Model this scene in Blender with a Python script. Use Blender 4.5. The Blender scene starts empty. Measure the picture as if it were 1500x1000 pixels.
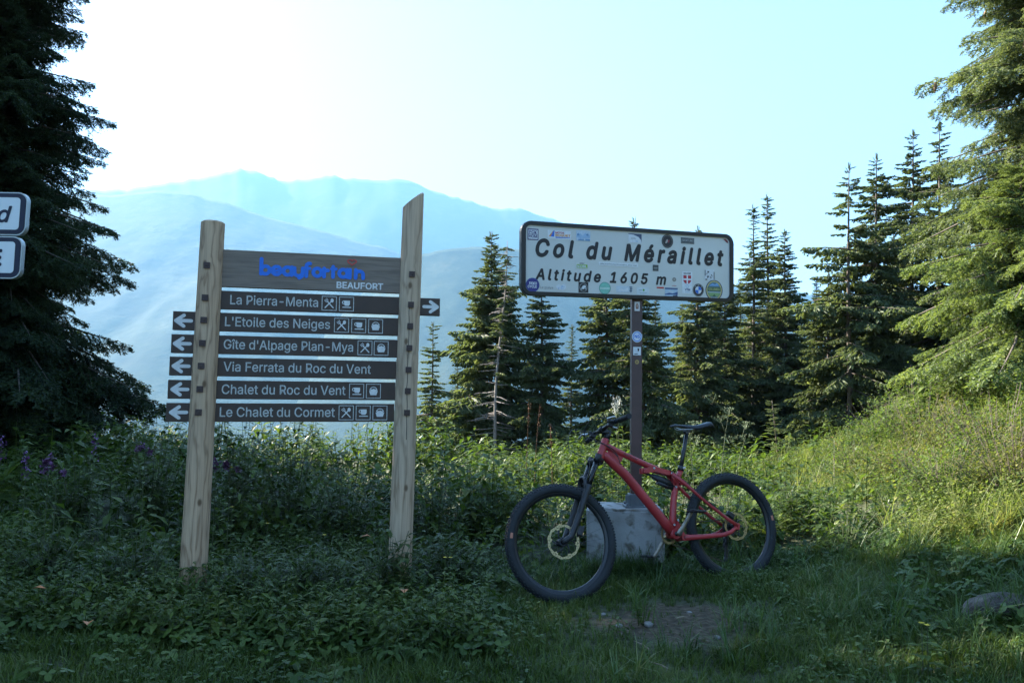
import bpy, bmesh, math, random
import numpy as np
from mathutils import Matrix, Vector
SC = bpy.context.scene
C = SC.collection
R_ = math.radians
# ---------------------------------------------------------------- camera, sky, sun, exposure
CAM_Z = 1.19
cam = bpy.data.cameras.new('camera'); cam.lens = 28.0; cam.sensor_width = 36.0
cam.clip_start = 0.05; cam.clip_end = 30000
cam_o = bpy.data.objects.new('camera', cam); C.objects.link(cam_o)
CAM_M = Matrix.Translation((0, 0, CAM_Z)) @ Matrix.Rotation(R_(95.0), 4, 'X') @ Matrix.Rotation(R_(1.0), 4, 'Z')
cam_o.matrix_world = CAM_M
SC.camera = cam_o
SUN_AZ, SUN_EL = R_(-56.0), R_(32.0)          # azimuth from the view direction (+Y), clockwise
sun_dir = Vector((math.sin(SUN_AZ) * math.cos(SUN_EL), math.cos(SUN_AZ) * math.cos(SUN_EL), math.sin(SUN_EL)))
w = bpy.data.worlds.new('World'); SC.world = w; w.use_nodes = True
nt = w.node_tree
sky = nt.nodes.new('ShaderNodeTexSky'); sky.sky_type = 'NISHITA'; sky.sun_disc = False
sky.sun_elevation = SUN_EL; sky.sun_rotation = SUN_AZ
sky.altitude = 1600; sky.air_density = 1.0; sky.dust_density = 1.8; sky.ozone_density = 2.2
bg = nt.nodes['Background']; bg.inputs['Strength'].default_value = 0.062
nt.links.new(sky.outputs[0], bg.inputs[0])
sl = bpy.data.lights.new('sun', 'SUN'); sl.energy = 5.0; sl.angle = R_(0.5); sl.color = (1.0, 0.93, 0.80)
so = bpy.data.objects.new('sun', sl); C.objects.link(so)
so.rotation_euler = sun_dir.to_track_quat('Z', 'Y').to_euler()
SC.view_settings.view_transform = 'Standard'; SC.view_settings.look = 'None'
SC.view_settings.exposure = 3.2; SC.view_settings.gamma = 1.0
SC.cycles.max_bounces = 8; SC.cycles.transparent_max_bounces = 8; SC.cycles.volume_bounces = 0
SC.cycles.use_denoising = True
# ---------------------------------------------------------------- small maths
F_PX = 1500 * 28.0 / 36.0
_R = np.array(CAM_M.to_3x3()); _C = np.array((0, 0, CAM_Z))
def at(px, py, Y):
    d = _R @ np.array([(px - 750) / F_PX, -(py - 500) / F_PX, -1.0])
    return Vector(_C + d * (Y / d[1]))
def sstep(a, b, x):
    t = np.clip((np.asarray(x, float) - a) / (b - a), 0, 1); return t * t * (3 - 2 * t)
def _hash(ix, iy, s):
    h = (ix.astype(np.int64) * 374761393 + iy.astype(np.int64) * 668265263 + s * 982451653) & 0x7fffffff
    h = ((h ^ (h >> 13)) * 1274126177) & 0x7fffffff
    return ((h ^ (h >> 16)) & 0xffff) / 65535.0
def vnoise(x, y, s=0):
    x = np.asarray(x, float); y = np.asarray(y, float)
    ix, iy = np.floor(x), np.floor(y); fx, fy = x - ix, y - iy
    fx = fx * fx * (3 - 2 * fx); fy = fy * fy * (3 - 2 * fy)
    a, b = _hash(ix, iy, s), _hash(ix + 1, iy, s); c, d = _hash(ix, iy + 1, s), _hash(ix + 1, iy + 1, s)
    return (a * (1 - fx) + b * fx) * (1 - fy) + (c * (1 - fx) + d * fx) * fy
def fbm(x, y, s=0, o=4):
    r, a = 0, 0.5
    for i in range(o):
        r = r + a * (vnoise(x * 2 ** i, y * 2 ** i, s + i * 17) - .5); a *= .5
    return r
def ground_h(x, y):
    x = np.asarray(x, float); y = np.asarray(y, float)
    h = .02 * (np.clip(y, -5, 16) - 5.1) + .03 * np.clip(-x - .5, 0, 4) + .04 * np.clip(x - .3, 0, 2)
    off = x - (2.4 + .2 * (np.clip(y, 0, 60) - 4) + .35 * np.clip(y - 11, 0, 60))
    h = h + .55 * .4 * np.logaddexp(0, np.clip(off, -20, 9) / .4)
    d = np.hypot(x, y)
    fr = np.clip((1 - sstep(.30, .50, x / np.maximum(np.abs(y), 1))) * (y > 0), 0, 1)
    h = h - .38 * np.clip(d - 15, 0, 520) * fr * np.where(d > 14, 1, 0)
    h = h - .15 * np.clip(d - 60, 0, 900) * (1 - fr)
    near = 1 - sstep(12, 30, d)
    h = h + sstep(.2, 1.2, x - off * 0 - (2.4 + .2 * (y - 4))) * near * .34 * fbm(x * .75 + 7, y * .75, 33, 3)
    h = h + near * (.10 * fbm(x * .8, y * .8, 3) + .04 * fbm(x * 4, y * 4, 9)) + (1 - near) * np.minimum(d * .02, 8) * fbm(x * .05, y * .05, 5)
    return h
def gz(x, y): return float(ground_h(np.array([x]), np.array([y]))[0])
# ---------------------------------------------------------------- object helpers
def mesh_np(name, V, F, mi=None, smooth=False):
    me = bpy.data.meshes.new(name); V = np.asarray(V, np.float32); F = np.asarray(F, np.int32)
    k = F.shape[1]
    me.vertices.add(len(V)); me.vertices.foreach_set('co', V.ravel())
    me.loops.add(F.size); me.loops.foreach_set('vertex_index', F.ravel())
    me.polygons.add(len(F)); me.polygons.foreach_set('loop_start', np.arange(0, F.size, k, dtype=np.int32))
    try: me.polygons.foreach_set('loop_total', np.full(len(F), k, np.int32))
    except Exception: pass
    if mi is not None: me.polygons.foreach_set('material_index', np.asarray(mi, np.int32))
    me.polygons.foreach_set('use_smooth', np.full(len(F), smooth))
    me.update(calc_edges=True); return me
def link(name, me, mats, parent=None, loc=None):
    o = bpy.data.objects.new(name, me); C.objects.link(o)
    if me is not None:
        for m in (mats if isinstance(mats, (list, tuple)) else [mats]):
            if len(me.materials) < 20: me.materials.append(m)
    if parent is not None: o.parent = parent
    if loc is not None: o.location = loc
    return o
def tag(o, label=None, cat=None, group=None, kind=None):
    if label: o['label'] = label
    if cat: o['category'] = cat
    if group: o['group'] = group
    if kind: o['kind'] = kind
    return o
def thing(name, label, cat, loc=(0, 0, 0), rot=(0, 0, 0), group=None):
    o = bpy.data.objects.new(name, None); C.objects.link(o); o.location = loc; o.rotation_euler = rot
    o.empty_display_size = .1
    return tag(o, label, cat, group)
class MB:
    """collects shapes; build() links them as one mesh object"""
    def __init__(s): s.v = []; s.f = []; s.m = []; s.sm = []
    def add(s, vs, fs, mi=0, smooth=False):
        n = len(s.v); s.v += [tuple(p) for p in vs]
        for f in fs: s.f.append([n + i for i in f]); s.m.append(mi); s.sm.append(smooth)
        return s
    def box(s, c, h, mi=0, M=None, bev=0.0):
        c = Vector(c)
        if bev > 0:
            bm = bmesh.new(); bmesh.ops.create_cube(bm, size=2.0)
            bmesh.ops.scale(bm, vec=h, verts=bm.verts)
            bmesh.ops.bevel(bm, geom=bm.edges[:], offset=bev, segments=2, profile=.6, affect='EDGES')
            bm.verts.ensure_lookup_table()
            vs = [v.co.copy() for v in bm.verts]; fs = [[v.index for v in f.verts] for f in bm.faces]; bm.free()
        else:
            vs = [Vector((x * h[0], y * h[1], z * h[2])) for x in (-1, 1) for y in (-1, 1) for z in (-1, 1)]
            fs = [(0, 1, 3, 2), (4, 6, 7, 5), (0, 4, 5, 1), (2, 3, 7, 6), (0, 2, 6, 4), (1, 5, 7, 3)]
        if M is not None: vs = [M @ v for v in vs]
        return s.add([v + c for v in vs], fs, mi)
    def tube(s, pts, rad, seg=12, mi=0, caps=True, flat=1.0, up=None):
        pts = [Vector(p) for p in pts]; n = len(pts)
        if not isinstance(rad, (list, tuple)): rad = [rad] * n
        vs = []; fs = []; side = None
        for i, p in enumerate(pts):
            t = (pts[min(i + 1, n - 1)] - pts[max(i - 1, 0)]).normalized()
            if side is None:
                ref = Vector(up) if up else (Vector((0, 1, 0)) if abs(t.y) < .9 else Vector((1, 0, 0)))
                side = (ref - t * ref.dot(t)).normalized()
            else: side = (side - t * side.dot(t)).normalized()
            b = t.cross(side)
            for k in range(seg):
                a = 2 * math.pi * k / seg
                vs.append(p + side * math.cos(a) * rad[i] * flat + b * math.sin(a) * rad[i])
        for i in range(n - 1):
            for k in range(seg):
                fs.append((i * seg + k, i * seg + (k + 1) % seg, (i + 1) * seg + (k + 1) % seg, (i + 1) * seg + k))
        s.add(vs, fs, mi, True)
        if caps:
            n0 = len(s.v) - len(vs)
            s.f.append([n0 + k for k in range(seg)][::-1]); s.m.append(mi); s.sm.append(False)
            s.f.append([n0 + (n - 1) * seg + k for k in range(seg)]); s.m.append(mi); s.sm.append(False)
        return s
    def lathe(s, prof, axis_o, axis, seg=48, mi=0, closed=False):
        """prof: (radius, height along axis)"""
        axis = Vector(axis).normalized(); o = Vector(axis_o)
        a = axis.orthogonal().normalized(); b = axis.cross(a); vs = []; fs = []; n = len(prof)
        for k in range(seg):
            t = 2 * math.pi * k / seg; d = a * math.cos(t) + b * math.sin(t)
            for r, h in prof: vs.append(o + d * r + axis * h)
        m = n if closed else n - 1
        for k in range(seg):
            for i in range(m):
                fs.append((k * n + i, k * n + (i + 1) % n, ((k + 1) % seg) * n + (i + 1) % n, ((k + 1) % seg) * n + i))
        return s.add(vs, fs, mi, True)
    def prism(s, outline, y0, y1, mi=0, P=None, smooth=False):
        """outline in local x,z, from y0 to y1"""
        n = len(outline); vs = [Vector((x, y0, z)) for x, z in outline] + [Vector((x, y1, z)) for x, z in outline]
        if P is not None: vs = [P @ v for v in vs]
        s.add(vs, [tuple(range(n)), tuple(range(2 * n - 1, n - 1, -1))], mi)
        n0 = len(s.v) - 2 * n
        for i in range(n):
            j = (i + 1) % n; s.f.append([n0 + i, n0 + n + i, n0 + n + j, n0 + j]); s.m.append(mi); s.sm.append(smooth)
        return s
    def mesh(s, name):
        me = bpy.data.meshes.new(name); me.from_pydata([tuple(v) for v in s.v], [], s.f)
        me.polygons.foreach_set('material_index', s.m); me.polygons.foreach_set('use_smooth', s.sm)
        me.update(); return me
    def build(s, name, mats, parent=None, loc=None, normals=True):
        me = s.mesh(name)
        if normals:
            bm = bmesh.new(); bm.from_mesh(me); bmesh.ops.recalc_face_normals(bm, faces=bm.faces); bm.to_mesh(me); bm.free()
        return link(name, me, mats, parent, loc)
def rrect(w_, h_, r, n=6):
    out = []
    for cx, cz, a0 in ((w_ / 2 - r, h_ / 2 - r, 0), (-w_ / 2 + r, h_ / 2 - r, 90), (-w_ / 2 + r, -h_ / 2 + r, 180), (w_ / 2 - r, -h_ / 2 + r, 270)):
        for k in range(n + 1):
            a = R_(a0 + 90 * k / n); out.append((cx + r * math.cos(a), cz + r * math.sin(a)))
    return out
# ---------------------------------------------------------------- materials
def newmat(name):
    m = bpy.data.materials.new(name); m.use_nodes = True
    return m, m.node_tree, m.node_tree.nodes['Principled BSDF']
def nd(t, typ, **kw):
    n = t.nodes.new(typ)
    for k, v in kw.items():
        if k in n.inputs: n.inputs[k].default_value = v
        else: setattr(n, k, v)
    return n
def ramp(t, fac, stops):
    r = t.nodes.new('ShaderNodeValToRGB'); e = r.color_ramp.elements
    while len(e) < len(stops): e.new(.5)
    for i, (p, c) in enumerate(stops): e[i].position = p; e[i].color = (*c, 1)
    t.links.new(fac, r.inputs[0]); return r.outputs[0]
def paint(name, col, rough=.5, metal=0.0, var=.12, scale=30, bump=0.0, coat=0.0):
    m, t, b = newmat(name)
    tc = nd(t, 'ShaderNodeTexCoord'); n = nd(t, 'ShaderNodeTexNoise', Scale=scale, Detail=5.0)
    t.links.new(tc.outputs['Object'], n.inputs['Vector'])
    lo = tuple(max(0, c * (1 - var)) for c in col); hi = tuple(min(1, c * (1 + var)) for c in col)
    t.links.new(ramp(t, n.outputs[0], [(.3, lo), (.7, hi)]), b.inputs['Base Color'])
    b.inputs['Metallic'].default_value = metal
    mr = nd(t, 'ShaderNodeMapRange'); mr.inputs[3].default_value = max(0.02, rough - .1); mr.inputs[4].default_value = min(1, rough + .1)
    t.links.new(n.outputs[0], mr.inputs[0]); t.links.new(mr.outputs[0], b.inputs['Roughness'])
    if coat: b.inputs['Coat Weight'].default_value = coat
    if bump:
        bp = nd(t, 'ShaderNodeBump', Strength=bump, Distance=.002); t.links.new(n.outputs[0], bp.inputs['Height']); t.links.new(bp.outputs[0], b.inputs['Normal'])
    return m
def leafmat(name, stops, rough=.5, trans=.35, tint=(.9, 1.0, .45), nscale=1.5, spec=.2):
    """thin leaves: colour varies leaf by leaf and in drifts, some light comes through"""
    m, t, b = newmat(name)
    g = nd(t, 'ShaderNodeNewGeometry'); tc = nd(t, 'ShaderNodeTexCoord')
    n = nd(t, 'ShaderNodeTexNoise', Scale=nscale, Detail=2.0); t.links.new(tc.outputs['Object'], n.inputs['Vector'])
    mx = nd(t, 'ShaderNodeMath', operation='MULTIPLY_ADD'); mx.inputs[1].default_value = .55
    n2 = nd(t, 'ShaderNodeMath', operation='MULTIPLY_ADD'); n2.inputs[1].default_value = 1.1; n2.inputs[2].default_value = -.32
    t.links.new(n.outputs[0], n2.inputs[0])
    t.links.new(g.outputs['Random Per Island'], mx.inputs[0]); t.links.new(n2.outputs[0], mx.inputs[2])
    col = ramp(t, mx.outputs[0], stops)
    t.links.new(col, b.inputs['Base Color']); b.inputs['Roughness'].default_value = rough
    b.inputs['Specular IOR Level'].default_value = spec
    tr = nd(t, 'ShaderNodeBsdfTranslucent'); hs = nd(t, 'ShaderNodeMixRGB', blend_type='MULTIPLY'); hs.inputs[0].default_value = 1
    hs.inputs[2].default_value = (*[c * 1.6 for c in tint], 1); t.links.new(col, hs.inputs[1]); t.links.new(hs.outputs[0], tr.inputs[0])
    ms = nd(t, 'ShaderNodeMixShader'); ms.inputs[0].default_value = trans
    t.links.new(b.outputs[0], ms.inputs[1]); t.links.new(tr.outputs[0], ms.inputs[2])
    t.links.new(ms.outputs[0], t.nodes['Material Output'].inputs[0]); return m
class _RotCo:
    def __init__(s, t, rot):
        tc = nd(t, 'ShaderNodeTexCoord'); s.outputs = {'Object': tc.outputs['Object']}
        if rot:
            m = nd(t, 'ShaderNodeMapping'); m.inputs['Rotation'].default_value = (0, R_(90), 0); t.links.new(tc.outputs['Object'], m.inputs[0]); s.outputs['Object'] = m.outputs[0]
def woodmat(name, light, dark, pith=(.03, .05), freq=150, crack=False, weather=(.30, .29, .27), wf=.5, rot=False, knots=True):
    m, t, b = newmat(name); L = t.links
    tc = _RotCo(t, rot); mp = nd(t, 'ShaderNodeMapping'); mp.inputs['Location'].default_value = (pith[0], pith[1], 0)
    L.new(tc.outputs['Object'], mp.inputs[0])
    sx = nd(t, 'ShaderNodeSeparateXYZ'); L.new(mp.outputs[0], sx.inputs[0])
    cx = nd(t, 'ShaderNodeCombineXYZ'); L.new(sx.outputs[0], cx.inputs[0]); L.new(sx.outputs[1], cx.inputs[1])
    ln = nd(t, 'ShaderNodeVectorMath', operation='LENGTH'); L.new(cx.outputs[0], ln.inputs[0])
    m2 = nd(t, 'ShaderNodeMapping'); m2.inputs['Scale'].default_value = (9, 9, 1.6); L.new(tc.outputs['Object'], m2.inputs[0])
    n = nd(t, 'ShaderNodeTexNoise', Scale=1.0, Detail=3.0, Distortion=.4); L.new(m2.outputs[0], n.inputs['Vector'])
    ad = nd(t, 'ShaderNodeMath', operation='MULTIPLY_ADD'); ad.inputs[1].default_value = .26; L.new(n.outputs[0], ad.inputs[0]); L.new(ln.outputs['Value'], ad.inputs[2])
    fr = nd(t, 'ShaderNodeMath', operation='MULTIPLY'); fr.inputs[1].default_value = freq * 2; L.new(ad.outputs[0], fr.inputs[0])
    sn = nd(t, 'ShaderNodeMath', operation='SINE'); L.new(fr.outputs[0], sn.inputs[0])
    hf = nd(t, 'ShaderNodeMath', operation='MULTIPLY_ADD'); hf.inputs[1].default_value = .5; hf.inputs[2].default_value = .5; L.new(sn.outputs[0], hf.inputs[0])
    mid = tuple(a * .6 + c * .4 for a, c in zip(light, dark))
    grain = ramp(t, hf.outputs[0], [(0, light), (.6, tuple(a * .85 + c * .15 for a, c in zip(light, dark))), (.85, mid), (1, dark)])
    m3 = nd(t, 'ShaderNodeMapping'); m3.inputs['Scale'].default_value = (60, 60, 2.0); L.new(tc.outputs['Object'], m3.inputs[0])
    fib = nd(t, 'ShaderNodeTexNoise', Scale=2.0, Detail=6.0); L.new(m3.outputs[0], fib.inputs['Vector'])
    n4 = nd(t, 'ShaderNodeTexNoise', Scale=2.2, Detail=4.0); L.new(tc.outputs['Object'], n4.inputs['Vector'])
    wm = nd(t, 'ShaderNodeMath', operation='MULTIPLY'); L.new(n4.outputs[0], wm.inputs[0]); wm.inputs[1].default_value = wf * 1.6
    mx = nd(t, 'ShaderNodeMixRGB'); L.new(wm.outputs[0], mx.inputs[0]); L.new(grain, mx.inputs[1]); mx.inputs[2].default_value = (*weather, 1)
    fm = ramp(t, fib.outputs[0], [(.35, (.8, .8, .8)), (.6, (1, 1, 1))])
    mu = nd(t, 'ShaderNodeMixRGB', blend_type='MULTIPLY'); mu.inputs[0].default_value = 1; L.new(mx.outputs[0], mu.inputs[1]); L.new(fm, mu.inputs[2])
    out = mu.outputs[0]
    # a few knots
    for (kx, kz) in () if not knots else ((.012, 1.32), (-.02, 2.05), (.02, .62)) if not crack else ((.0, 1.98), (-.015, 1.62), (.01, .7)):
        d = nd(t, 'ShaderNodeVectorMath', operation='DISTANCE'); m5 = nd(t, 'ShaderNodeMapping'); m5.inputs['Scale'].default_value = (1, .12, .55)
        L.new(tc.outputs['Object'], m5.inputs[0]); L.new(m5.outputs[0], d.inputs[0]); d.inputs[1].default_value = (kx, -.008, kz * .55)
        kn = ramp(t, d.outputs['Value'], [(0, (1, 1, 1)), (.009, (.9, .9, .9)), (.014, (0, 0, 0))])
        km = nd(t, 'ShaderNodeMixRGB'); L.new(kn, km.inputs[0]); L.new(out, km.inputs[1]); km.inputs[2].default_value = (dark[0] * .45, dark[1] * .45, dark[2] * .45, 1); out = km.outputs[0]
    if crack:
        sp = nd(t, 'ShaderNodeSeparateXYZ'); L.new(tc.outputs['Object'], sp.inputs[0])
        cn = nd(t, 'ShaderNodeTexNoise', Scale=5.0); L.new(tc.outputs['Object'], cn.inputs['Vector'])
        a1 = nd(t, 'ShaderNodeMath', operation='MULTIPLY_ADD'); a1.inputs[1].default_value = .03; a1.inputs[2].default_value = -.015; L.new(cn.outputs[0], a1.inputs[0])
        a2 = nd(t, 'ShaderNodeMath', operation='SUBTRACT'); L.new(sp.outputs[0], a2.inputs[0]); L.new(a1.outputs[0], a2.inputs[1])
        a3 = nd(t, 'ShaderNodeMath', operation='ABSOLUTE'); L.new(a2.outputs[0], a3.inputs[0])
        a4 = nd(t, 'ShaderNodeMath', operation='LESS_THAN'); a4.inputs[1].default_value = .0022; L.new(a3.outputs[0], a4.inputs[0])
        a5 = nd(t, 'ShaderNodeMath', operation='LESS_THAN'); a5.inputs[1].default_value = 1.86; L.new(sp.outputs[2], a5.inputs[0])
        a6 = nd(t, 'ShaderNodeMath', operation='GREATER_THAN'); a6.inputs[1].default_value = 1.0; L.new(sp.outputs[2], a6.inputs[0])
        a7 = nd(t, 'ShaderNodeMath', operation='MULTIPLY'); L.new(a4.outputs[0], a7.inputs[0]); L.new(a5.outputs[0], a7.inputs[1])
        a8 = nd(t, 'ShaderNodeMath', operation='MULTIPLY'); L.new(a7.outputs[0], a8.inputs[0]); L.new(a6.outputs[0], a8.inputs[1])
        km = nd(t, 'ShaderNodeMixRGB'); L.new(a8.outputs[0], km.inputs[0]); L.new(out, km.inputs[1]); km.inputs[2].default_value = (.03, .025, .02, 1); out = km.outputs[0]
    L.new(out, b.inputs['Base Color']); b.inputs['Roughness'].default_value = .8
    bp = nd(t, 'ShaderNodeBump', Strength=.35, Distance=.003); L.new(fib.outputs[0], bp.inputs['Height']); L.new(bp.outputs[0], b.inputs['Normal'])
    return m
INK = {}
def ink(col, rough=.45):
    k = tuple(round(c, 3) for c in col)
    if k not in INK: INK[k] = paint('ink', col, rough, 0, .08, 60)
    return INK[k]
WHITE = (.78, .80, .80); BLACK = (.012, .013, .016)
# ---------------------------------------------------------------- flat lettering
try:                                                # the plain sans-serif that ships inside Blender itself
    import os
    SANS = bpy.data.fonts.load(os.path.join(bpy.utils.resource_path('LOCAL'), 'datafiles', 'fonts', 'Inter.woff2'))
except Exception: SANS = None
_CAP = []
def cap_height():
    if not _CAP:
        cu = bpy.data.curves.new('t', 'FONT'); cu.body = 'H'
        if SANS: cu.font = SANS
        o = bpy.data.objects.new('t', cu); C.objects.link(o); dg = bpy.context.evaluated_depsgraph_get()
        me = bpy.data.meshes.new_from_object(o.evaluated_get(dg)); _CAP.append(max(v.co.y for v in me.vertices))
        bpy.data.objects.remove(o); bpy.data.meshes.remove(me); bpy.data.curves.remove(cu)
    return _CAP[0]
def text2d(body, x0, x1, z0, cap=None, ref='H', bold=0.0, shear=0.0, space=1.0):
    """mesh of a line of writing, fitted between x0 and x1 with its baseline at z0 and capitals `cap` tall"""
    cu = bpy.data.curves.new('t', 'FONT'); cu.body = body; cu.shear = shear; cu.space_character = space
    cu.resolution_u = 3
    if SANS: cu.font = SANS
    o = bpy.data.objects.new('t', cu); C.objects.link(o); dg = bpy.context.evaluated_depsgraph_get()
    me = bpy.data.meshes.new_from_object(o.evaluated_get(dg))
    n = len(me.vertices); V = np.zeros(n * 3); me.vertices.foreach_get('co', V); V = V.reshape(-1, 3)
    Fs = [list(p.vertices) for p in me.polygons]
    bpy.data.objects.remove(o); bpy.data.meshes.remove(me); bpy.data.curves.remove(cu)
    sx = (x1 - x0) / (V[:, 0].max() - V[:, 0].min() + 2 * bold); ca = cap_height() + 2 * bold
    sz = (cap / ca) if cap else sx
    X = (V[:, 0] - V[:, 0].min() + bold) * sx + x0; Z = (V[:, 1] + bold) * sz + z0
    P = np.stack([X, np.zeros_like(X), Z], 1)
    if bold <= 0: return P, Fs
    out, fo = [], []                                 # heavier strokes: the same outline laid down a few times, a hair apart
    for i, (a, b) in enumerate(((-1, 0), (1, 0), (0, 1), (0, -1), (.7, .7), (-.7, .7), (.7, -.7), (-.7, -.7))):
        out.append(P + np.array([a * bold * sx, -i * .00002, b * bold * sz])); fo += [[v + i * n for v in f] for f in Fs]
    return np.concatenate(out), fo
def put_text(mb, y, *a, mi=0, **k):
    V, Fs = text2d(*a, **k); mb.add([(x, y + d, z) for x, d, z in V], Fs, mi); return mb
def stroke(mb, pts, wd, y, mi=0, dy=.00004):
    """flat line with round ends drawn on the face of a board"""
    for i in range(len(pts) - 1):
        (x0, z0), (x1, z1) = pts[i], pts[i + 1]; L = math.hypot(x1 - x0, z1 - z0) or 1e-6
        nx, nz = -(z1 - z0) / L * wd / 2, (x1 - x0) / L * wd / 2
        mb.add([(x0 + nx, y - i * dy, z0 + nz), (x1 + nx, y - i * dy, z1 + nz), (x1 - nx, y - i * dy, z1 - nz), (x0 - nx, y - i * dy, z0 - nz)], [(0, 1, 2, 3)], mi)
    for i, (x, z) in enumerate(pts):
        yy = y - (len(pts) + i) * dy
        mb.add([(x + wd / 2 * math.cos(a * math.pi / 5), yy, z + wd / 2 * math.sin(a * math.pi / 5)) for a in range(10)], [tuple(range(10))], mi)
    return mb
def poly(mb, pts, y, mi=0): return mb.add([(x, y, z) for x, z in pts], [tuple(range(len(pts)))], mi)
def ell(cx, cz, rx, rz, n=28): return [(cx + rx * math.cos(2 * math.pi * k / n), cz + rz * math.sin(2 * math.pi * k / n)) for k in range(n)]
def arc(cx, cz, r, a0, a1, n=10): return [(cx + r * math.cos(R_(a0 + (a1 - a0) * k / n)), cz + r * math.sin(R_(a0 + (a1 - a0) * k / n))) for k in range(n + 1)]
# ================================================================ THE SETTING
def make_ground():
    rings = np.concatenate([np.linspace(.3, 16, 150), 16 * (7000 / 16) ** (np.arange(1, 71) / 70.0)])
    az = np.linspace(0, 2 * np.pi, 421)[:-1]
    A, Rr = np.meshgrid(az, rings); X = Rr * np.sin(A); Y = Rr * np.cos(A)
    Z = ground_h(X, Y); V = np.stack([X, Y, Z], -1).reshape(-1, 3)
    n = len(az); i, k = np.meshgrid(np.arange(len(rings) - 1), np.arange(n), indexing='ij'); k2 = (k + 1) % n
    F = np.stack([i * n + k, i * n + k2, (i + 1) * n + k2, (i + 1) * n + k], -1).reshape(-1, 4)[:, ::-1]
    V = np.vstack([V, [[0, 0, gz(0, 0)]]]); cap = np.array([[len(V) - 1, (j + 1) % n, j, j] for j in range(n)])[:, [0, 1, 2, 2]]
    F = F.tolist() + [[len(V) - 1, j, (j + 1) % n] for j in range(n)]
    me = bpy.data.meshes.new('ground'); me.from_pydata(V.tolist(), [], F); me.polygons.foreach_set('use_smooth', [True] * len(F)); me.update()
    m, t, b = newmat('soil_and_moss'); L = t.links
    g = nd(t, 'ShaderNodeNewGeometry')
    n1 = nd(t, 'ShaderNodeTexNoise', Scale=1.7, Detail=6.0); n2 = nd(t, 'ShaderNodeTexNoise', Scale=28.0, Detail=6.0); n3 = nd(t, 'ShaderNodeTexNoise', Scale=.02, Detail=6.0)
    for q in (n1, n2, n3): L.new(g.outputs['Position'], q.inputs['Vector'])
    soil = ramp(t, n2.outputs[0], [(.25, (.020, .013, .006)), (.5, (.054, .038, .020)), (.72, (.115, .087, .055))])
    moss = ramp(t, n2.outputs[0], [(.3, (.018, .028, .010)), (.7, (.05, .075, .025))])
    d = nd(t, 'ShaderNodeVectorMath', operation='DISTANCE'); mp = nd(t, 'ShaderNodeMapping'); mp.inputs['Scale'].default_value = (1, 1.15, 0)
    L.new(g.outputs['Position'], mp.inputs[0]); L.new(mp.outputs[0], d.inputs[0]); d.inputs[1].default_value = (.92, 4.62 * 1.15, 0)
    a = nd(t, 'ShaderNodeMath', operation='MULTIPLY_ADD'); a.inputs[1].default_value = 1.1; L.new(n1.outputs[0], a.inputs[0]); L.new(d.outputs['Value'], a.inputs[2])
    patch = ramp(t, a.outputs[0], [(.84, (1, 1, 1)), (1.25, (.35, .35, .35))])
    mx = nd(t, 'ShaderNodeMixRGB'); L.new(patch, mx.inputs[0]); L.new(moss, mx.inputs[1]); L.new(soil, mx.inputs[2])
    L.new(mx.outputs[0], b.inputs['Base Color']); b.inputs['Roughness'].default_value = .95
    bp = nd(t, 'ShaderNodeBump', Strength=.8, Distance=.03); L.new(n2.outputs[0], bp.inputs['Height']); L.new(bp.outputs[0], b.inputs['Normal'])
    tag(link('ground', me, m), kind='structure')
make_ground()
def mountain(name, prof, D, D0, z0, mat, rough, seed, cols=420, rows=70):
    px = np.linspace(-700, 2200, cols); py = np.interp(px, [p[0] for p in prof], [p[1] for p in prof])
    top = np.array([tuple(at(a, b, D)) for a, b in zip(px, py)])
    jag = rough * D * (fbm(px * .03, px * 0, seed, 4) + .5 * fbm(px * .13, px * 0, seed + 9, 4)); kw = np.hanning(61); kw /= kw.sum(); smooth_z = np.convolve(np.pad(top[:, 2], 30, mode='edge'), kw, 'valid'); jag = jag + top[:, 2] - smooth_z; top[:, 2] = smooth_z + jag
    u = top[:, 0] / D
    V = []; tt = list(np.linspace(0, 1, rows)) + [1.12, 1.3, 1.6]
    for t in tt:
        y = D0 + (D - D0) * t; x = u * D * (.35 + .65 * np.minimum(t, 1)) if False else u * y
        if t <= 1:
            sp = fbm(x * 6 / D + 0 * t, np.full_like(x, y * 2.2 / D), seed + 3, 5) * (t * (1 - t)) * 4 * .22
            z = z0 + (smooth_z - z0) * np.clip(t ** 1.15 + sp * (1 - t ** 6), -.05, None) + jag * t ** 7 + rough * D * .45 * fbm(x * 14 / D, np.full_like(x, y * 9 / D), seed + 5, 4) * t * (1 - t ** 14)
        else: z = top[:, 2] - (top[:, 2] - z0) * (t - 1) * 1.6
        V.append(np.stack([x, np.full_like(x, y), z], 1))
    V = np.concatenate(V); n = cols
    i, k = np.meshgrid(np.arange(len(tt) - 1), np.arange(n - 1), indexing='ij')
    F = np.stack([i * n + k, i * n + k + 1, (i + 1) * n + k + 1, (i + 1) * n + k], -1).reshape(-1, 4)
    return tag(link(name, mesh_np(name, V, F, smooth=True), mat), kind='structure')
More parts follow.
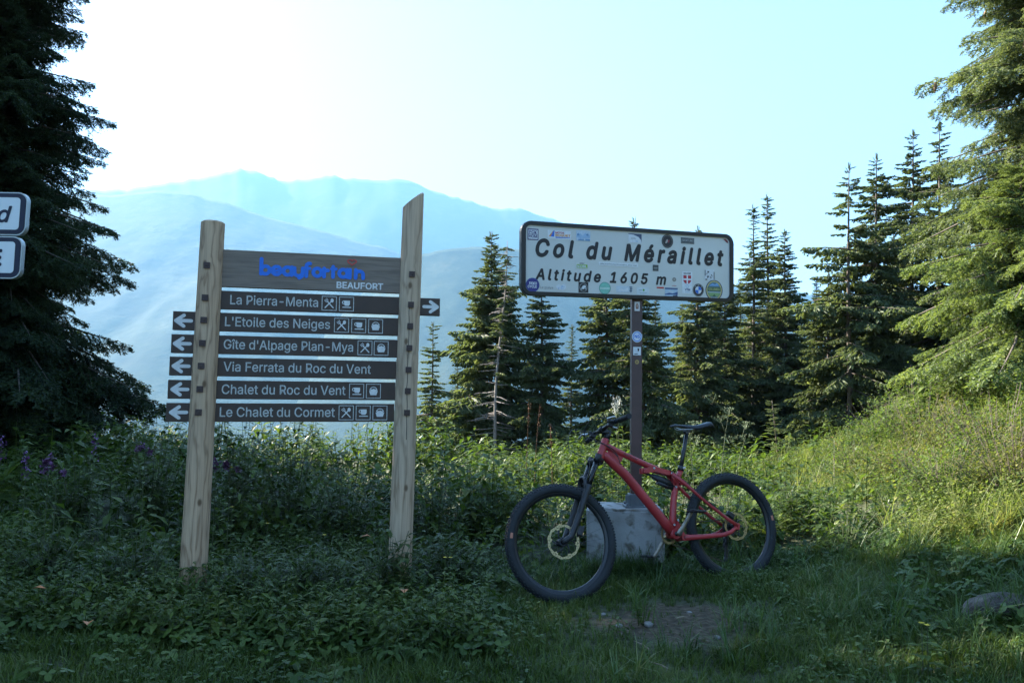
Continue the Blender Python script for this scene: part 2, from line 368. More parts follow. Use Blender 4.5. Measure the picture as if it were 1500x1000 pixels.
def hillmat(name, scale, stops, meadow=None, bump=.35, bd=10):
    m, t, b = newmat(name); L = t.links; g = nd(t, 'ShaderNodeNewGeometry')
    n1 = nd(t, 'ShaderNodeTexNoise', Scale=scale, Detail=10.0, Roughness=.65); n2 = nd(t, 'ShaderNodeTexNoise', Scale=scale * .22, Detail=5.0)
    L.new(g.outputs['Position'], n1.inputs['Vector']); L.new(g.outputs['Position'], n2.inputs['Vector'])
    ad = nd(t, 'ShaderNodeMath', operation='MULTIPLY_ADD'); ad.inputs[1].default_value = .5; L.new(n1.outputs[0], ad.inputs[0])
    h = nd(t, 'ShaderNodeMath', operation='MULTIPLY'); h.inputs[1].default_value = .5; L.new(n2.outputs[0], h.inputs[0]); L.new(h.outputs[0], ad.inputs[2])
    L.new(ramp(t, ad.outputs[0], stops), b.inputs['Base Color']); b.inputs['Roughness'].default_value = .95; b.inputs['Specular IOR Level'].default_value = .1
    bp = nd(t, 'ShaderNodeBump', Strength=bump, Distance=bd); L.new(n1.outputs[0], bp.inputs['Height']); L.new(bp.outputs[0], b.inputs['Normal'])
    return m
ROCK = hillmat('alpine_rock_and_turf', .006, [(.35, (.025, .038, .026)), (.5, (.045, .055, .038)), (.60, (.085, .085, .075))], bd=15)
WOODS = hillmat('wooded_slope', .016, [(.38, (.010, .020, .012)), (.53, (.024, .038, .018)), (.60, (.045, .055, .028)), (.70, (.085, .085, .048))], bd=18)
FAR = [(-700, 330), (0, 292), (120, 284), (200, 276), (262, 270), (312, 257), (352, 246), (378, 252), (405, 262), (450, 264), (490, 256), (520, 262), (545, 263), (585, 262), (606, 266), (645, 283), (690, 298), (720, 306), (770, 309), (800, 318), (840, 334), (900, 362), (1000, 402), (1100, 424), (1165, 427), (1250, 446), (1500, 470), (2200, 480)]
MID = [(-700, 300), (0, 292), (150, 286), (240, 280), (285, 284), (330, 297), (390, 318), (440, 330), (500, 346), (560, 362), (640, 392), (720, 430), (900, 500), (1200, 540), (2200, 560)]
NEAR = [(-700, 620), (300, 600), (430, 540), (520, 440), (580, 385), (640, 367), (690, 362), (760, 364), (830, 372), (920, 400), (1020, 440), (1120, 470), (1180, 450), (1260, 470), (2200, 500)]
mountain('far_mountain_ridge', FAR, 5200, 3000, -240, ROCK, .010, 11)
mountain('middle_mountain', MID, 3700, 1500, -230, WOODS, .004, 23)
mountain('near_wooded_hill', NEAR, 2600, 1500, -205, WOODS, .004, 37)
# air between here and the mountains
HZ = MB().box((0, 0, 840), (7300, 7300, 1090))
hz = HZ.build('haze', []); tag(hz, kind='stuff')
hm = bpy.data.materials.new('thin_blue_air'); hm.use_nodes = True; ht = hm.node_tree; ht.nodes.remove(ht.nodes['Principled BSDF'])
pv = ht.nodes.new('ShaderNodeVolumePrincipled'); pv.inputs['Color'].default_value = (.18, .395, .655, 1); pv.inputs['Density'].default_value = 1.7e-4
pv.inputs['Anisotropy'].default_value = .2
ht.links.new(pv.outputs[0], ht.nodes['Material Output'].inputs['Volume']); hz.data.materials.append(hm)
# ================================================================ WOODEN FINGERPOST
POST_L = woodmat('weathered_larch', (.58, .385, .235), (.29, .165, .085), freq=70, weather=(.44, .345, .25), wf=.30); POST_R = woodmat('weathered_larch_split', (.57, .395, .255), (.30, .18, .095), (.04, .03), 60, True, weather=(.45, .37, .28), wf=.45)
GREYWOOD = woodmat('grey_brown_board', (.25, .185, .135), (.15, .11, .08), (.3, .2), 60, False, (.20, .165, .14), .7, True, False)
BROWN = paint('dark_brown_paint', (.048, .027, .018), .55, 0, .2, 12); BOLT = paint('brown_steel', (.05, .028, .024), .6, 0, .2, 40)
LET = paint('worn_white_letters', (.44, .45, .43), .7, 0, .35, 160); LETA = paint('white_arrow_paint', (.62, .63, .62), .6, 0, .1, 40)
BLUE = paint('blue_logo_paint', (.005, .14, .62), .5, 0, .08, 30); RED = paint('red_line', (.60, .03, .03), .5)
A = at(297, 596, 4.85); Bp = at(597, 600, 5.12)
YAW = math.atan2(Bp.y - A.y, Bp.x - A.x)
DZ = CAM_Z - 1.14
fp = thing('wooden_signpost', 'two-post wooden direction sign with six dark brown boards and a grey header board', 'direction sign', (A.x, A.y, 0), (0, 0, YAW))
def wpost(x0, x1, z1, r0, r1, slant, mat, seed):
    mb = MB(); n = 36; seg = 30; vs = []; fs = []
    for i in range(n + 1):
        t = i / n
        for k in range(seg):
            a = 2 * math.pi * k / seg; ca, sa = math.cos(a), math.sin(a)
            z = -.25 + t * (z1 + .25)
            r = (r0 + (r1 - r0) * t) * (1 + .025 * float(vnoise(ca * 1.3 + 3 + seed, z * 1.4 + sa)) - .0125)
            if t > .5: z += slant * ca * r * (t - .5) * 2
            vs.append((x0 + (x1 - x0) * (z + .25) / (z1 + .25) + r * ca, r * sa, z))
    for i in range(n):
        for k in range(seg): fs.append((i * seg + k, i * seg + (k + 1) % seg, (i + 1) * seg + (k + 1) % seg, (i + 1) * seg + k))
    mb.add(vs, fs, 0, True)
    top = vs[-seg:]; cx = sum(p[0] for p in top) / seg; cz = sum(p[2] for p in top) / seg
    rim = [(cx + (p[0] - cx) * .88, p[1] * .88, p[2] + .008) for p in top]
    b0 = len(mb.v); mb.add(top + rim, [(k, (k + 1) % seg, seg + (k + 1) % seg, seg + k) for k in range(seg)], 0, True)
    mb.f.append([b0 + seg + k for k in range(seg)]); mb.m.append(0); mb.sm.append(False)
    o = mb.build('post', mat, fp); return o
pL = wpost(-.008, .006, 2.265 + DZ, .079, .070, 0.0, POST_L, 0); pR = wpost(1.214, 1.236, 2.50 + DZ, .076, .067, .75, POST_R, 5)
pL.data.transform(Matrix.Translation((0, 0, 0)))
# material grain is laid out round each post's own axis
pR.location = (1.225, 0, 0); pR.data.transform(Matrix.Translation((-1.225, 0, 0)))
BZ = dict(h=(1.9885, 2.000), a=(1.7910, 1.8035), b=(1.655, 1.6665), c=(1.515, 1.5265), d=(1.3785, 1.388), e=(1.2395, 1.2535), f=(1.1015, 1.117))
def fork_knife(mb, cx, cz, s, y, mi):
    for sg in (1, -1):
        stroke(mb, [(cx - sg * .33 * s, cz - .36 * s), (cx + sg * .15 * s, cz + .16 * s)], .09 * s, y - (.0002 if sg > 0 else .0006), mi)
    poly(mb, ell(cx + .23 * s, cz + .25 * s, .13 * s, .17 * s, 12), y - .001, mi)
    for k in (-1, 0, 1): stroke(mb, [(cx - .16 * s + k * .07 * s, cz + .17 * s + k * .07 * s), (cx - .30 * s + k * .08 * s, cz + .33 * s + k * .08 * s)], .05 * s, y - .0011 - k * .0001, mi)
def cup(mb, cx, cz, s, y, mi):
    poly(mb, [(cx - .20 * s, cz + .28 * s), (cx - .20 * s, cz - .02 * s), (cx - .12 * s, cz - .16 * s), (cx + .18 * s, cz - .16 * s), (cx + .28 * s, cz - .02 * s), (cx + .28 * s, cz + .28 * s)], y - .0002, mi)
    stroke(mb, arc(cx - .22 * s, cz + .12 * s, .12 * s, 90, 270, 6), .06 * s, y - .0004, mi)
    stroke(mb, [(cx - .30 * s, cz - .28 * s), (cx + .36 * s, cz - .28 * s)], .08 * s, y - .0003, mi)
def basket(mb, cx, cz, s, y, mi):
    poly(mb, [(cx - .36 * s, cz + .02 * s), (cx - .25 * s, cz - .33 * s), (cx + .25 * s, cz - .33 * s), (cx + .36 * s, cz + .02 * s)], y - .0002, mi)
    stroke(mb, arc(cx, cz + .04 * s, .30 * s, 10, 170, 10), .06 * s, y - .0004, mi)
    for k, (dx, r) in enumerate(((-.16, .10), (.02, .13), (.18, .09))): poly(mb, ell(cx + dx * s, cz + .07 * s, r * s, r * s, 12), y - .0012 - k * .0001, mi)
ICON = dict(f=fork_knife, c=cup, b=basket)
def board(key, u0, u1, text=None, tx=None, icons='', ix=(), arrow=0, hh=.057):
    zl, zr = BZ[key]; tilt = math.atan2(zr - zl, 1.086); uc = (u0 + u1) / 2
    zc = zl + (zr - zl) * (uc - .073) / 1.086 + DZ; hl = (u1 - u0) / 2; th = .016 if key != 'h' else .02
    mb = MB().box((0, 0, 0), (hl, th, hh), 0, None, .003)
    o = mb.build('board', GREYWOOD if key == 'h' else BROWN, fp, (uc, .008, zc)); o.rotation_euler = (0, -tilt, 0)
    y = -th - .0012
    if text:
        l = MB(); put_text(l, y, text, tx[0] - uc, tx[1] - uc, -.026, cap=.058, bold=.008); l.build('lettering', LET, o, normals=False)
    for kind, (a, b) in zip(icons, ix):
        p = MB(); cx = (a + b) / 2 - uc; s = .088; q = s / 2
        stroke(p, [(cx - q, -q), (cx + q, -q), (cx + q, q), (cx - q, q), (cx - q, -q)], .0045, y)
        ICON[kind](p, cx, 0, s * .86, y, 1); p.build('pictogram', [LET, LETA], o, normals=False)
    if arrow:
        p = MB(); cx = (-.132 if arrow < 0 else 1.365) - uc; s = arrow
        stroke(p, [(cx + s * .045, 0), (cx - s * .042, 0)], .021, y); stroke(p, [(cx - s * .0, .033), (cx + s * .046, 0), (cx + s * .0, -.033)], .021, y - .0007)
        poly(p, [(cx + s * .052, 0), (cx + s * .006, .036), (cx + s * .012, 0), (cx + s * .006, -.036)], y - .0014)
        p.build('arrow', LETA, o, normals=False)
    return o
hd = board('h', .068, 1.165, hh=.1155)
board('a', .068, 1.428, 'La Pierra-Menta', (.129, .656), 'fc', [(.680, .768), (.786, .876)], 1)
board('b', -.196, 1.162, "L'Etoile des Neiges", (.105, .734), 'fcb', [(.759, .851), (.867, .957), (.972, 1.064)], -1)
board('c', -.198, 1.160, "Gîte d'Alpage Plan-Mya", (.104, .882), 'fb', [(.910, 1.001), (1.011, 1.104)], -1)
board('d', -.201, 1.157, 'Via Ferrata du Roc du Vent', (.109, .997), '', (), -1)
board('e', -.203, 1.155, 'Chalet du Roc du Vent', (.105, .844), 'cb', [(.868, .957), (.973, 1.062)], -1)
board('f', -.206, 1.152, 'Le Chalet du Cormet', (.100, .783), 'fcb', [(.809, .897), (.913, 1.003), (1.018, 1.107)], -1)
for (post, px0, off) in ((pL, 0, 0), (pR, 1.225, 0)):
    for k in BZ:
        zl, zr = BZ[k]; z = (zl if post is pL else zr + .002) + DZ
        xx = (-.009 if post is pL else 1.2305 - px0) + (z - 1.6) * (.005 if post is pL else .008)
        q = MB().box((0, 0, 0), (.0185, .006, .0185), 0, None, .0015); q.box((0, -.007, 0), (.006, .003, .006), 0, None, .002)
        q.build('bolt_plate', BOLT, post, (xx, -.0775, z))
MB().lathe([(0, -.004), (.016, -.004), (.016, .004), (0, .006)], (0, 0, 0), (0, -1, 0), 18).build('bolt', BOLT, pL, (-.006, -.081, .235))
# rounded chubby logo letters, drawn as thick strokes
def logo():
    mb = MB(); x0, x1, zb = .292 - .6165, .940 - .6165, -.031; W = .0232; y = -.0212
    n = 11; adv = (x1 - x0) / 10.0; r = .0245; k = [0]
    def st(p, w_=W): stroke(mb, p, w_, y - k[0] * .0001237, 0, .00003); k[0] += 1
    X = x0 + .012
    def bowl(cx): st(arc(cx, zb + r + .004, r, 0, 360, 18))
    tops = .098
    for i, ch in enumerate('beaufortain'):
        cx = X + r
        if ch == 'b': st([(X, zb + tops), (X, zb + .004)]); bowl(cx); X += adv * 1.0
        elif ch == 'e': st(arc(cx, zb + r + .004, r, 40, 330, 16)); st([(cx - r * .6, zb + r), (cx + r, zb + r + .008)], W * .7); X += adv
        elif ch == 'a': bowl(cx); st([(cx + r, zb + .054), (cx + r, zb + .004)]); X += adv
        elif ch == 'u': st([(X, zb + .050), (X, zb + r)] + arc(cx, zb + r, r, 180, 360, 10) + [(cx + r, zb + .050)]); st([(cx + r * .9, zb + .0), (cx + r * .2, zb - .012)], W); X += adv
        elif ch == 'f': st([(X + .006, zb + .0), (X + .006, zb + .066)] + arc(X + .022, zb + .066, .016, 180, 70, 6)); st([(X - .006, zb + .050), (X + .026, zb + .050)], W * .8); X += adv * .72
        elif ch == 'o': bowl(cx); X += adv
        elif ch == 'r': st([(X, zb + .054), (X, zb + .002)]); st(arc(X + .017, zb + .026, .017, 180, 70, 7)); X += adv * .74
        elif ch == 't': st([(X + .006, zb + .068), (X + .006, zb + .002)]); st([(X - .004, zb + .054), (X + .024, zb + .054)], W * .8); X += adv * .66
        elif ch == 'i': st([(X, zb + .054), (X, zb + .002)]); X += adv * .55
        elif ch == 'n': st([(X, zb + .054), (X, zb + .002)]); st([(X, zb + .02)] + arc(cx - .002, zb + .024, r - .002, 180, 0, 10) + [(cx + r - .004, zb + .002)]); X += adv
    return mb
lg = logo(); xs = [v[0] for v in lg.v]; fx = (.940 - .292) / (max(xs) - min(xs)); mn = min(xs)
lg.v = [((v[0] - mn) * fx + .292 - .6165, v[1], v[2]) for v in lg.v]
lg_o = lg.build('logo', BLUE, hd, normals=False)
h = MB(); hp = []
for i in range(25):
    a = 2 * math.pi * i / 24; hp.append((.857 - .6165 + .0017 * 16 * math.sin(a) ** 3 * 1.0, .072 + .00125 * (13 * math.cos(a) - 5 * math.cos(2 * a) - 2 * math.cos(3 * a) - math.cos(4 * a))))
stroke(h, hp, .0055, -.0264, 0, .00001); h.build('heart', RED, hd, normals=False)
h = MB(); put_text(h, -.0212, 'BEAUFORT', .764 - .6165, 1.057 - .6165, -.0985, cap=.042, bold=.022); h.build('lettering', paint('light_grey_letters', (.66, .67, .67), .6), hd, normals=False)
# ================================================================ ROAD SIGNS AT THE LEFT EDGE
SHEET = paint('white_reflective_sheet', (.60, .64, .65), .35, 0, .05, 3); NAVY = paint('navy_print', (.008, .011, .032), .65); ALU = paint('galvanised_rim', (.36, .38, .38), .4, .6, .1, 20)
zt = at(20, 281, 4).z; zm = at(20, 345.5, 4).z; zb_ = at(20, 409, 4).z
rs = thing('road_direction_sign', 'two white road sign panels with navy borders on a post at the left edge', 'road sign', (-3.05, 4.1, gz(-3.05, 4.1)))
MB().tube([(0, .03, -.2), (0, .03, zt - rs.location.z + .05)], .03, 16).build('post', ALU, rs)
def rpanel(z1, z0, xr, label, xt0, xt1, zt0, cap, sh, bold):
    wd = 1.1; hh = z1 - z0 - .006; mb = MB(); P = rrect(wd, hh, .045)
    mb.prism(P, 0, .028, 2); mb.prism(rrect(wd - .012, hh - .012, .041), -.003, .0, 1); mb.prism(rrect(wd - .066, hh - .056, .018), -.0045, -.003, 0)
    o = mb.build('sign_panel', [SHEET, NAVY, ALU], rs); xc = xr - wd / 2
    o.location = (xc - rs.location.x, 4 - rs.location.y, (z0 + z1) / 2 - rs.location.z)
    l = MB(); put_text(l, -.0062, label, xt0 - xc, xt1 - xc, zt0 - (z0 + z1) / 2, cap=cap, shear=sh, bold=bold); l.build('lettering', NAVY, o, normals=False)
x4 = lambda p: at(p, 345, 4).x
rpanel(zt, zm, x4(36.5), 'd', x4(-5.5), x4(16), at(0, 326, 4).z, .086, .22, .02)
rpanel(zm, zb_, x4(33.5), 'E', x4(-10), x4(6.3), at(0, 390, 4).z, .088, 0, .03)
# ================================================================ THE PASS SIGN
POLE_Y = 5.82
pb = at(931, 742, POLE_Y); KS = 5.72 / 5.21
STEELB = paint('red_brown_pole_paint', (.078, .040, .034), .5, .0, .2, 10); GREYST = paint('grey_primer_steel', (.12, .135, .15), .55, .3, .15, 20)
ps = thing('pass_sign', 'white mountain pass sign with black frame and many stickers on a brown pole', 'road sign', pb)
MB().box((0, 0, .93), (.0385, .0385, .93), 0, None, .004).build('pole', STEELB, ps)
b_ = MB().box((0, 0, .007), (.085, .085, .007), 0, None, .002); b_.box((0, 0, .05), (.052, .052, .045), 0, None, .004)
for sx in (-1, 1):
    for sy in (-1, 1): b_.tube([(sx * .068, sy * .068, .012), (sx * .068, sy * .068, .034)], .009, 6)
b_.box((-.066, -.05, .06), (.014, .01, .03), 0, None, .003)
b_.build('base_plate', GREYST, ps)
pc = at(926.3, 385.7, 5.72)
PM = Matrix.Rotation(.3495, 4, 'Z') @ Matrix.Rotation(.0591, 4, 'X') @ Matrix.Rotation(-.0342, 4, 'Y')
PW, PH = 1.581 * KS, .4715 * KS
PGREY = paint('pale_sign_sheet', (.56, .58, .56), .32, 0, .04, 2.5); PBLK = paint('black_sign_frame', (.012, .014, .017), .4, 0, .2, 20); PINK = paint('black_sign_letters', (.010, .012, .018), .4)
m = MB(); m.prism(rrect(PW - .02, PH - .02, .07), -.001, .012, 0); m.box((0, .03, .12), (.62, .012, .018), 1); m.box((0, .03, -.12), (.62, .012, .018), 1)
panel = m.build('sign_panel', [PGREY, GREYST], ps); panel.matrix_local = Matrix.Translation(pc - pb) @ PM
def ring(outer, inner, y0, y1):
    mb = MB(); n = len(outer); rows_ = [[(x, y1, z) for x, z in outer], [(x, y0 + .004, z) for x, z in outer], [(x * .994, y0, z * .985) for x, z in outer], [(x, y0, z) for x, z in inner], [(x, y1, z) for x, z in inner]]
    vs = [p for r in rows_ for p in r]; fs = []
    for i in range(4):
        for k in range(n): fs.append((i * n + k, i * n + (k + 1) % n, (i + 1) * n + (k + 1) % n, (i + 1) * n + k))
    fs += [(4 * n + k, 4 * n + (k + 1) % n, (k + 1) % n, k) for k in range(n)]
    return mb.add(vs, fs, 0)
ring(rrect(PW, PH, .075), rrect(PW - .067 * 1.02, PH - .055 * 1.02, .04), -.012, .03).build('frame', PBLK, panel)
l = MB(); k_ = KS
put_text(l, -.0025, 'Col du Méraillet', -.692 * k_, .711 * k_, .0105 * k_, cap=.118 * k_, bold=.034, shear=.20, space=1.30)
l.build('lettering', PINK, panel, normals=False)
l = MB(); put_text(l, -.0025, 'Altitude 1605 m', -.692 * k_, .256 * k_, -.136 * k_, cap=.074 * k_, bold=.03, shear=.20, space=1.30)
l.build('lettering', PINK, panel, normals=False)
def sticker(cx, cz, wd, hh, layers, parent=panel, label=None, s=KS, y0=-.0030):
    """layers: (kind, colour, geometry in fractions of the sticker's half size); each lies a hair above the last"""
    mb = MB(); mats = []
    cx, cz, a, b = cx * s, cz * s, wd * s / 2, hh * s / 2
    for i, (kind, col, g) in enumerate(layers):
        y = y0 - i * .00022; m_ = ink(col)
        if m_ not in mats: mats.append(m_)
        mi = mats.index(m_)
        if kind == 'r': poly(mb, [(g[0] * a, g[1] * b), (g[2] * a, g[1] * b), (g[2] * a, g[3] * b), (g[0] * a, g[3] * b)], y, mi)
        elif kind == 'e': poly(mb, ell(g[0] * a, g[1] * b, g[2] * a, g[3] * b), y, mi)
        elif kind == 'p': poly(mb, [(x * a, z * b) for x, z in g], y, mi)
        elif kind == 't': put_text(mb, y, g[0], g[1] * a, g[2] * a, g[3] * b, cap=g[4] * b, bold=.03, mi=mi)
    o = mb.build('sticker', mats, parent, (cx, 0, cz), normals=False)
    if label: o['label'] = label
    return o
W_, K_ = (.62, .65, .68), (.02, .02, .025); PUR = (.07, .06, .16); LB = (.30, .45, .62); DB = (.03, .08, .22); OR = (.65, .25, .05); GR = (.12, .32, .05); RD = (.42, .03, .05); BLU = (.02, .14, .55); GY = (.30, .33, .34)
full = (-1, -1, 1, 1)
rnd = random.Random(5)
def bits(col, n, sz=.22, ext=.9):
    out = []
    for i in range(n):
        x, z = rnd.uniform(-ext, ext), rnd.uniform(-ext, ext); q, p = rnd.uniform(.3, 1) * sz, rnd.uniform(.3, 1) * sz
        out.append(('r', col, (max(-1, x - q), max(-1, z - p), min(1, x + q), min(1, z + p))))
    return out
sticker(-.709, .151, .074, .072, [('r', PUR, full), ('r', W_, (-.84, -.82, .86, .8)), ('t', PUR, ('FCK', -.7, .7, .12, .55)), ('t', PUR, ('HOM', -.75, .75, -.62, .55)), ('r', PUR, (-.8, -.04, .8, .06))], label='purple and white square sticker')
sticker(-.527, .158, .163, .055, [('r', (.66, .69, .72), full), ('p', OR, [(-.92, -.5), (-.6, .7), (-.46, .7), (-.62, -.5)]), ('p', BLU, [(-.75, -.5), (-.52, .9), (-.42, .9), (-.46, -.5)]), ('t', RD, ('MOTOS', -.35, .4, .25, .45)), ('t', OR, ('BOQUET', -.35, .95, -.35, .5)), ('p', BLU, [(-.35, -.75), (.9, -.62), (.9, -.5), (-.35, -.5)])], label='white banner sticker with red and orange writing')
sticker(-.360, .162, .100, .067, [('r', (.48, .58, .68), full), ('p', LB, [(-1, -.2), (-.5, .5), (-.1, 0), (.3, .6), (.8, .1), (1, .4), (1, -.4), (.2, -.5), (-.4, -.6), (-1, -.3)]), ('p', (.12, .25, .42), [(-.95, .2), (-.7, .5), (-.5, .1), (-.8, -.1)]), ('p', (.12, .25, .42), [(.4, .3), (.7, .5), (.8, .1), (.5, 0)]), ('r', (.14, .28, .46), (-.7, -.95, .1, -.65)), ('r', (.14, .28, .46), (.3, -.95, .95, -.6))], label='pale blue sticker of a mountain')
sticker(-.367, -.032, .085, .043, [('r', (.58, .60, .56), full), ('r', (.22, .40, .05), (-.9, -.7, .9, .35)), ('t', W_, ('KCBL', -.8, .8, -.55, .7)), ('t', K_, ('MONT', -.4, .4, .5, .35))], label='small green and white sticker')
sticker(-.103, -.013, .290, .023, [('r', (.66, .69, .70), full), ('t', GY, ('ride around the mountains, stay well', -.93, .93, -.35, .75))], label='long thin white strip sticker').rotation_euler = (0, R_(.3), 0)
sticker(-.710, -.169, .094, .090, [('e', DB[:2] + (.26,), (0, 0, 1, 1)), ('e', (.03, .03, .20), (0, 0, .9, .9)), ('t', W_, ('DEKO', -.5, .62, .05, .38)), ('t', W_, ('CYCLE', -.72, .6, -.42, .38))], label='round dark blue sticker with white writing')
l = MB(); put_text(l, -.0031, 'Le guéya', -.658 * KS, -.570 * KS, -.189 * KS, cap=.016 * KS, bold=.0); l.build('sticker', ink((.22, .22, .21)), panel, normals=False)
sticker(-.512, -.178, .077, .046, [('p', W_, [(-1, .3), (-.5, .8), (0, .5), (.5, 1), (.9, .5), (.8, -.3), (.4, -.8), (-.4, -.7), (-.8, -.3)])] + bits(LB, 6, .18, .5), label='torn white and blue sticker')
sticker(-.357, -.172, .070, .068, [('r', K_, full), ('e', (.26, .27, .27), (0, 0, .82, .82)), ('e', K_, (0, 0, .72, .72)), ('p', W_, [(-.5, -.2), (-.1, .35), (.35, .45), (.55, .1), (.2, -.1), (.1, -.35), (-.25, -.3)]), ('e', GY, (-.4, -.3, .2, .22)), ('e', GY, (.42, -.2, .2, .22))], label='black square sticker of a rider')
sticker(-.203, -.172, .084, .080, [('e', (.10, .30, .24), (0, 0, 1, 1)), ('e', (.20, .52, .42), (0, 0, .9, .9)), ('r', (.42, .62, .54), (-.86, -.22, .86, .16)), ('r', (.10, .36, .28), (-.8, .24, .8, .3)), ('r', (.10, .36, .28), (-.8, -.36, .8, -.3))], label='round mint green sticker')
sticker(-.060, -.174, .119, .043, [('r', (.50, .58, .64), full), ('p', W_, [(-.9, -.6), (-.4, .2), (0, -.2), (.4, .6), (.55, -.6)]), ('r', (.06, .10, .14), (.62, .55, 1, .85)), ('r', (.06, .10, .14), (.66, .0, 1, .3)), ('r', (.06, .10, .14), (.62, -.55, .95, -.25)), ('r', (.10, .14, .18), (.74, -.9, .86, .9))], label='pale blue sticker with dark stripes')
sticker(.018, .167, .099, .060, [('r', (.06, .09, .16), full), ('p', W_, [(-1, -1), (1, -1), (.9, -.3), (.5, .35), (-.2, .75), (-1, .85)]), ('t', GY, ('cycle', -.6, .1, -.2, .35)), ('p', LB, [(.0, -.7), (.3, -.5), (.5, -.8)])], label='white sticker with a navy corner')
sticker(.264, .161, .089, .092, [('e', K_, (0, 0, 1, 1)), ('e', (.14, .14, .14), (0, 0, .88, .88)), ('e', K_, (0, 0, .8, .8)), ('p', (.36, .33, .32), [(-.4, -.3), (-.2, .2), (.1, .3), (.05, -.05), (-.1, -.3)]), ('p', RD, [(.1, .1), (.35, .2), (.2, -.3)])], label='round black sticker')
sticker(.421, .173, .105, .040, [('r', (.05, .06, .065), full), ('r', GY, (-.9, -.75, .9, .75)), ('r', (.05, .06, .065), (-.86, -.68, .86, .68)), ('t', GY, ('SHORTLINE', -.78, .78, -.3, .75))], label='dark oblong sticker with grey writing')
sticker(.728, .188, .043, .030, [('p', (.16, .03, .04), [(-1, .8), (-.1, 1), (.7, .2), (1, -1), (.3, -.7), (-.3, .1)]), ('p', (.3, .05, .05), [(-.6, .6), (0, .7), (.4, .2), (0, .1)])], label='small torn dark red sticker')
sticker(.174, -.023, .044, .041, [('r', (.05, .06, .06), full), ('r', (.2, .22, .22), (-.7, -.15, .7, .2)), ('r', (.2, .22, .22), (-.5, -.5, .6, -.35))], label='small dark square sticker')
sticker(.079, -.181, .093, .052, [('r', (.56, .62, .64), full), ('e', (.10, .30, .06), (.1, .25, .16, .3)), ('r', (.3, .42, .46), (-.7, .1, -.2, .3)), ('r', (.3, .42, .46), (-.5, -.55, .6, -.4))], label='pale sticker with a green dot')
sticker(.210, -.154, .055, .010, [('r', (.5, .03, .03), full)], label='thin red strip sticker')
sticker(.295, -.188, .099, .072, [('r', (.38, .50, .62), full), ('p', DB, [(-1, -.2), (-.3, .05), (.2, -.05), (1, .3), (1, -.3), (.2, -.25), (-1, -.35)]), ('r', (.05, .10, .22), (-1, .7, 1, 1)), ('p', (.5, .56, .62), [(-.8, .2), (-.2, .5), (.5, .3), (.2, .1)]), ('r', (.10, .06, .09), (-1, -1, 1, -.72)), ('p', (.06, .08, .14), [(.2, -.4), (.9, -.3), (1, -.6), (.3, -.65)])], label='blue photo sticker of a lake')
sticker(.318, -.095, .030, .028, [('e', (.20, .19, .17), (0, 0, 1, 1)), ('e', (.33, .32, .29), (0, 0, .6, .6))], label='small grey round sticker')
sticker(.318, -.137, .034, .010, [('t', (.5, .12, .12), ('ride', -1, 1, -.6, 1.2))], label='tiny red writing sticker')
sticker(.419, -.112, .080, .150, [('r', (.66, .69, .72), full), ('t', K_, ('SAVOIE', -.72, .72, .76, .14)), ('p', RD, [(-.76, .66), (.76, .66), (.76, .15), (.5, -.05), (0, -.14), (-.5, -.05), (-.76, .15)]), ('r', (.7, .72, .74), (-.13, -.14, .13, .68)), ('r', (.7, .72, .74), (-.78, .22, .78, .36)), ('e', LB, (0, -.33, .32, .15)), ('e', (.66, .69, .72), (0, -.33, .24, .11)), ('t', DB, ('VTM', -.5, .55, -.72, .17)), ('r', LB, (-.4, -.88, .4, -.84))], label='tall white sticker with a red shield and white cross')
sticker(.507, -.160, .088, .088, [('e', K_, (0, 0, 1, 1)), ('e', GY, (0, 0, .93, .93)), ('e', K_, (0, 0, .88, .88)), ('e', W_, (0, 0, .58, .58)), ('p', BLU, [(0, 0)] + [(x, z) for x, z in arc(0, 0, .56, 0, 90, 8)]), ('p', BLU, [(0, 0)] + [(x, z) for x, z in arc(0, 0, .56, 180, 270, 8)]), ('t', GY, ('B', -.66, -.46, .48, .22)), ('t', GY, ('M', -.12, .12, .66, .2)), ('t', GY, ('W', .44, .68, .48, .22))], label='round blue and white quartered roundel sticker')
sticker(.597, -.052, .077, .072, [('r', (.60, .63, .66), full), ('r', K_, (-1, -.2, -.86, .9)), ('r', K_, (.86, -.9, 1, .6)), ('r', K_, (-.9, -1, -.5, -.8))] + bits(K_, 9, .16, .6), label='white sticker with black scribbles')
sticker(.633, -.157, .139, .142, [('e', (.03, .05, .12), (0, 0, 1, 1)), ('e', (.48, .42, .16), (0, 0, .9, .92)), ('e', (.10, .18, .22), (0, 0, .78, .8)), ('p', (.16, .34, .60), [(-.6, .42), (-.2, .66), (.1, .56), (.35, .7), (.6, .42)]), ('r', (.05, .12, .07), (-.76, -.1, .76, .3)), ('t', (.35, .36, .16), ('COLUMBIA', -.66, .66, -.02, .24)), ('p', (.20, .34, .14), [(-.7, -.3), (0, -.16), (.7, -.3), (.5, -.58), (-.5, -.58)]), ('r', (.40, .48, .52), (-.74, -.24, .74, -.16)), ('p', (.05, .12, .07), [(-.25, -.62), (0, -.38), (.25, -.62)]), ('t', W_, ('XXVII', -.4, .4, -.82, .14))], label='large oval navy and yellow emblem sticker')
def pst(py, w_, h_, layers, label): 
    sticker(.0, at(931, py, POLE_Y - .04).z - pb.z, w_, h_, layers, ps, label, 1.0, -.0392)
pst(448.5, .038, .068, [('r', (.62, .60, .58), full), ('p', (.28, .12, .08), [(-.5, -.6), (-.6, .1), (-.3, .6), (.3, .6), (.6, .1), (.5, -.6)]), ('e', (.45, .30, .22), (0, .1, .32, .32))], 'small white sticker with a portrait on the pole')
pst(493, .074, .082, [('e', (.55, .62, .68), (0, 0, 1, 1)), ('e', BLU, (0, 0, .84, .84)), ('e', W_, (0, 0, .7, .7)), ('t', BLU, ('NS', -.5, .55, -.25, .6))], 'round blue and white sticker on the pole')
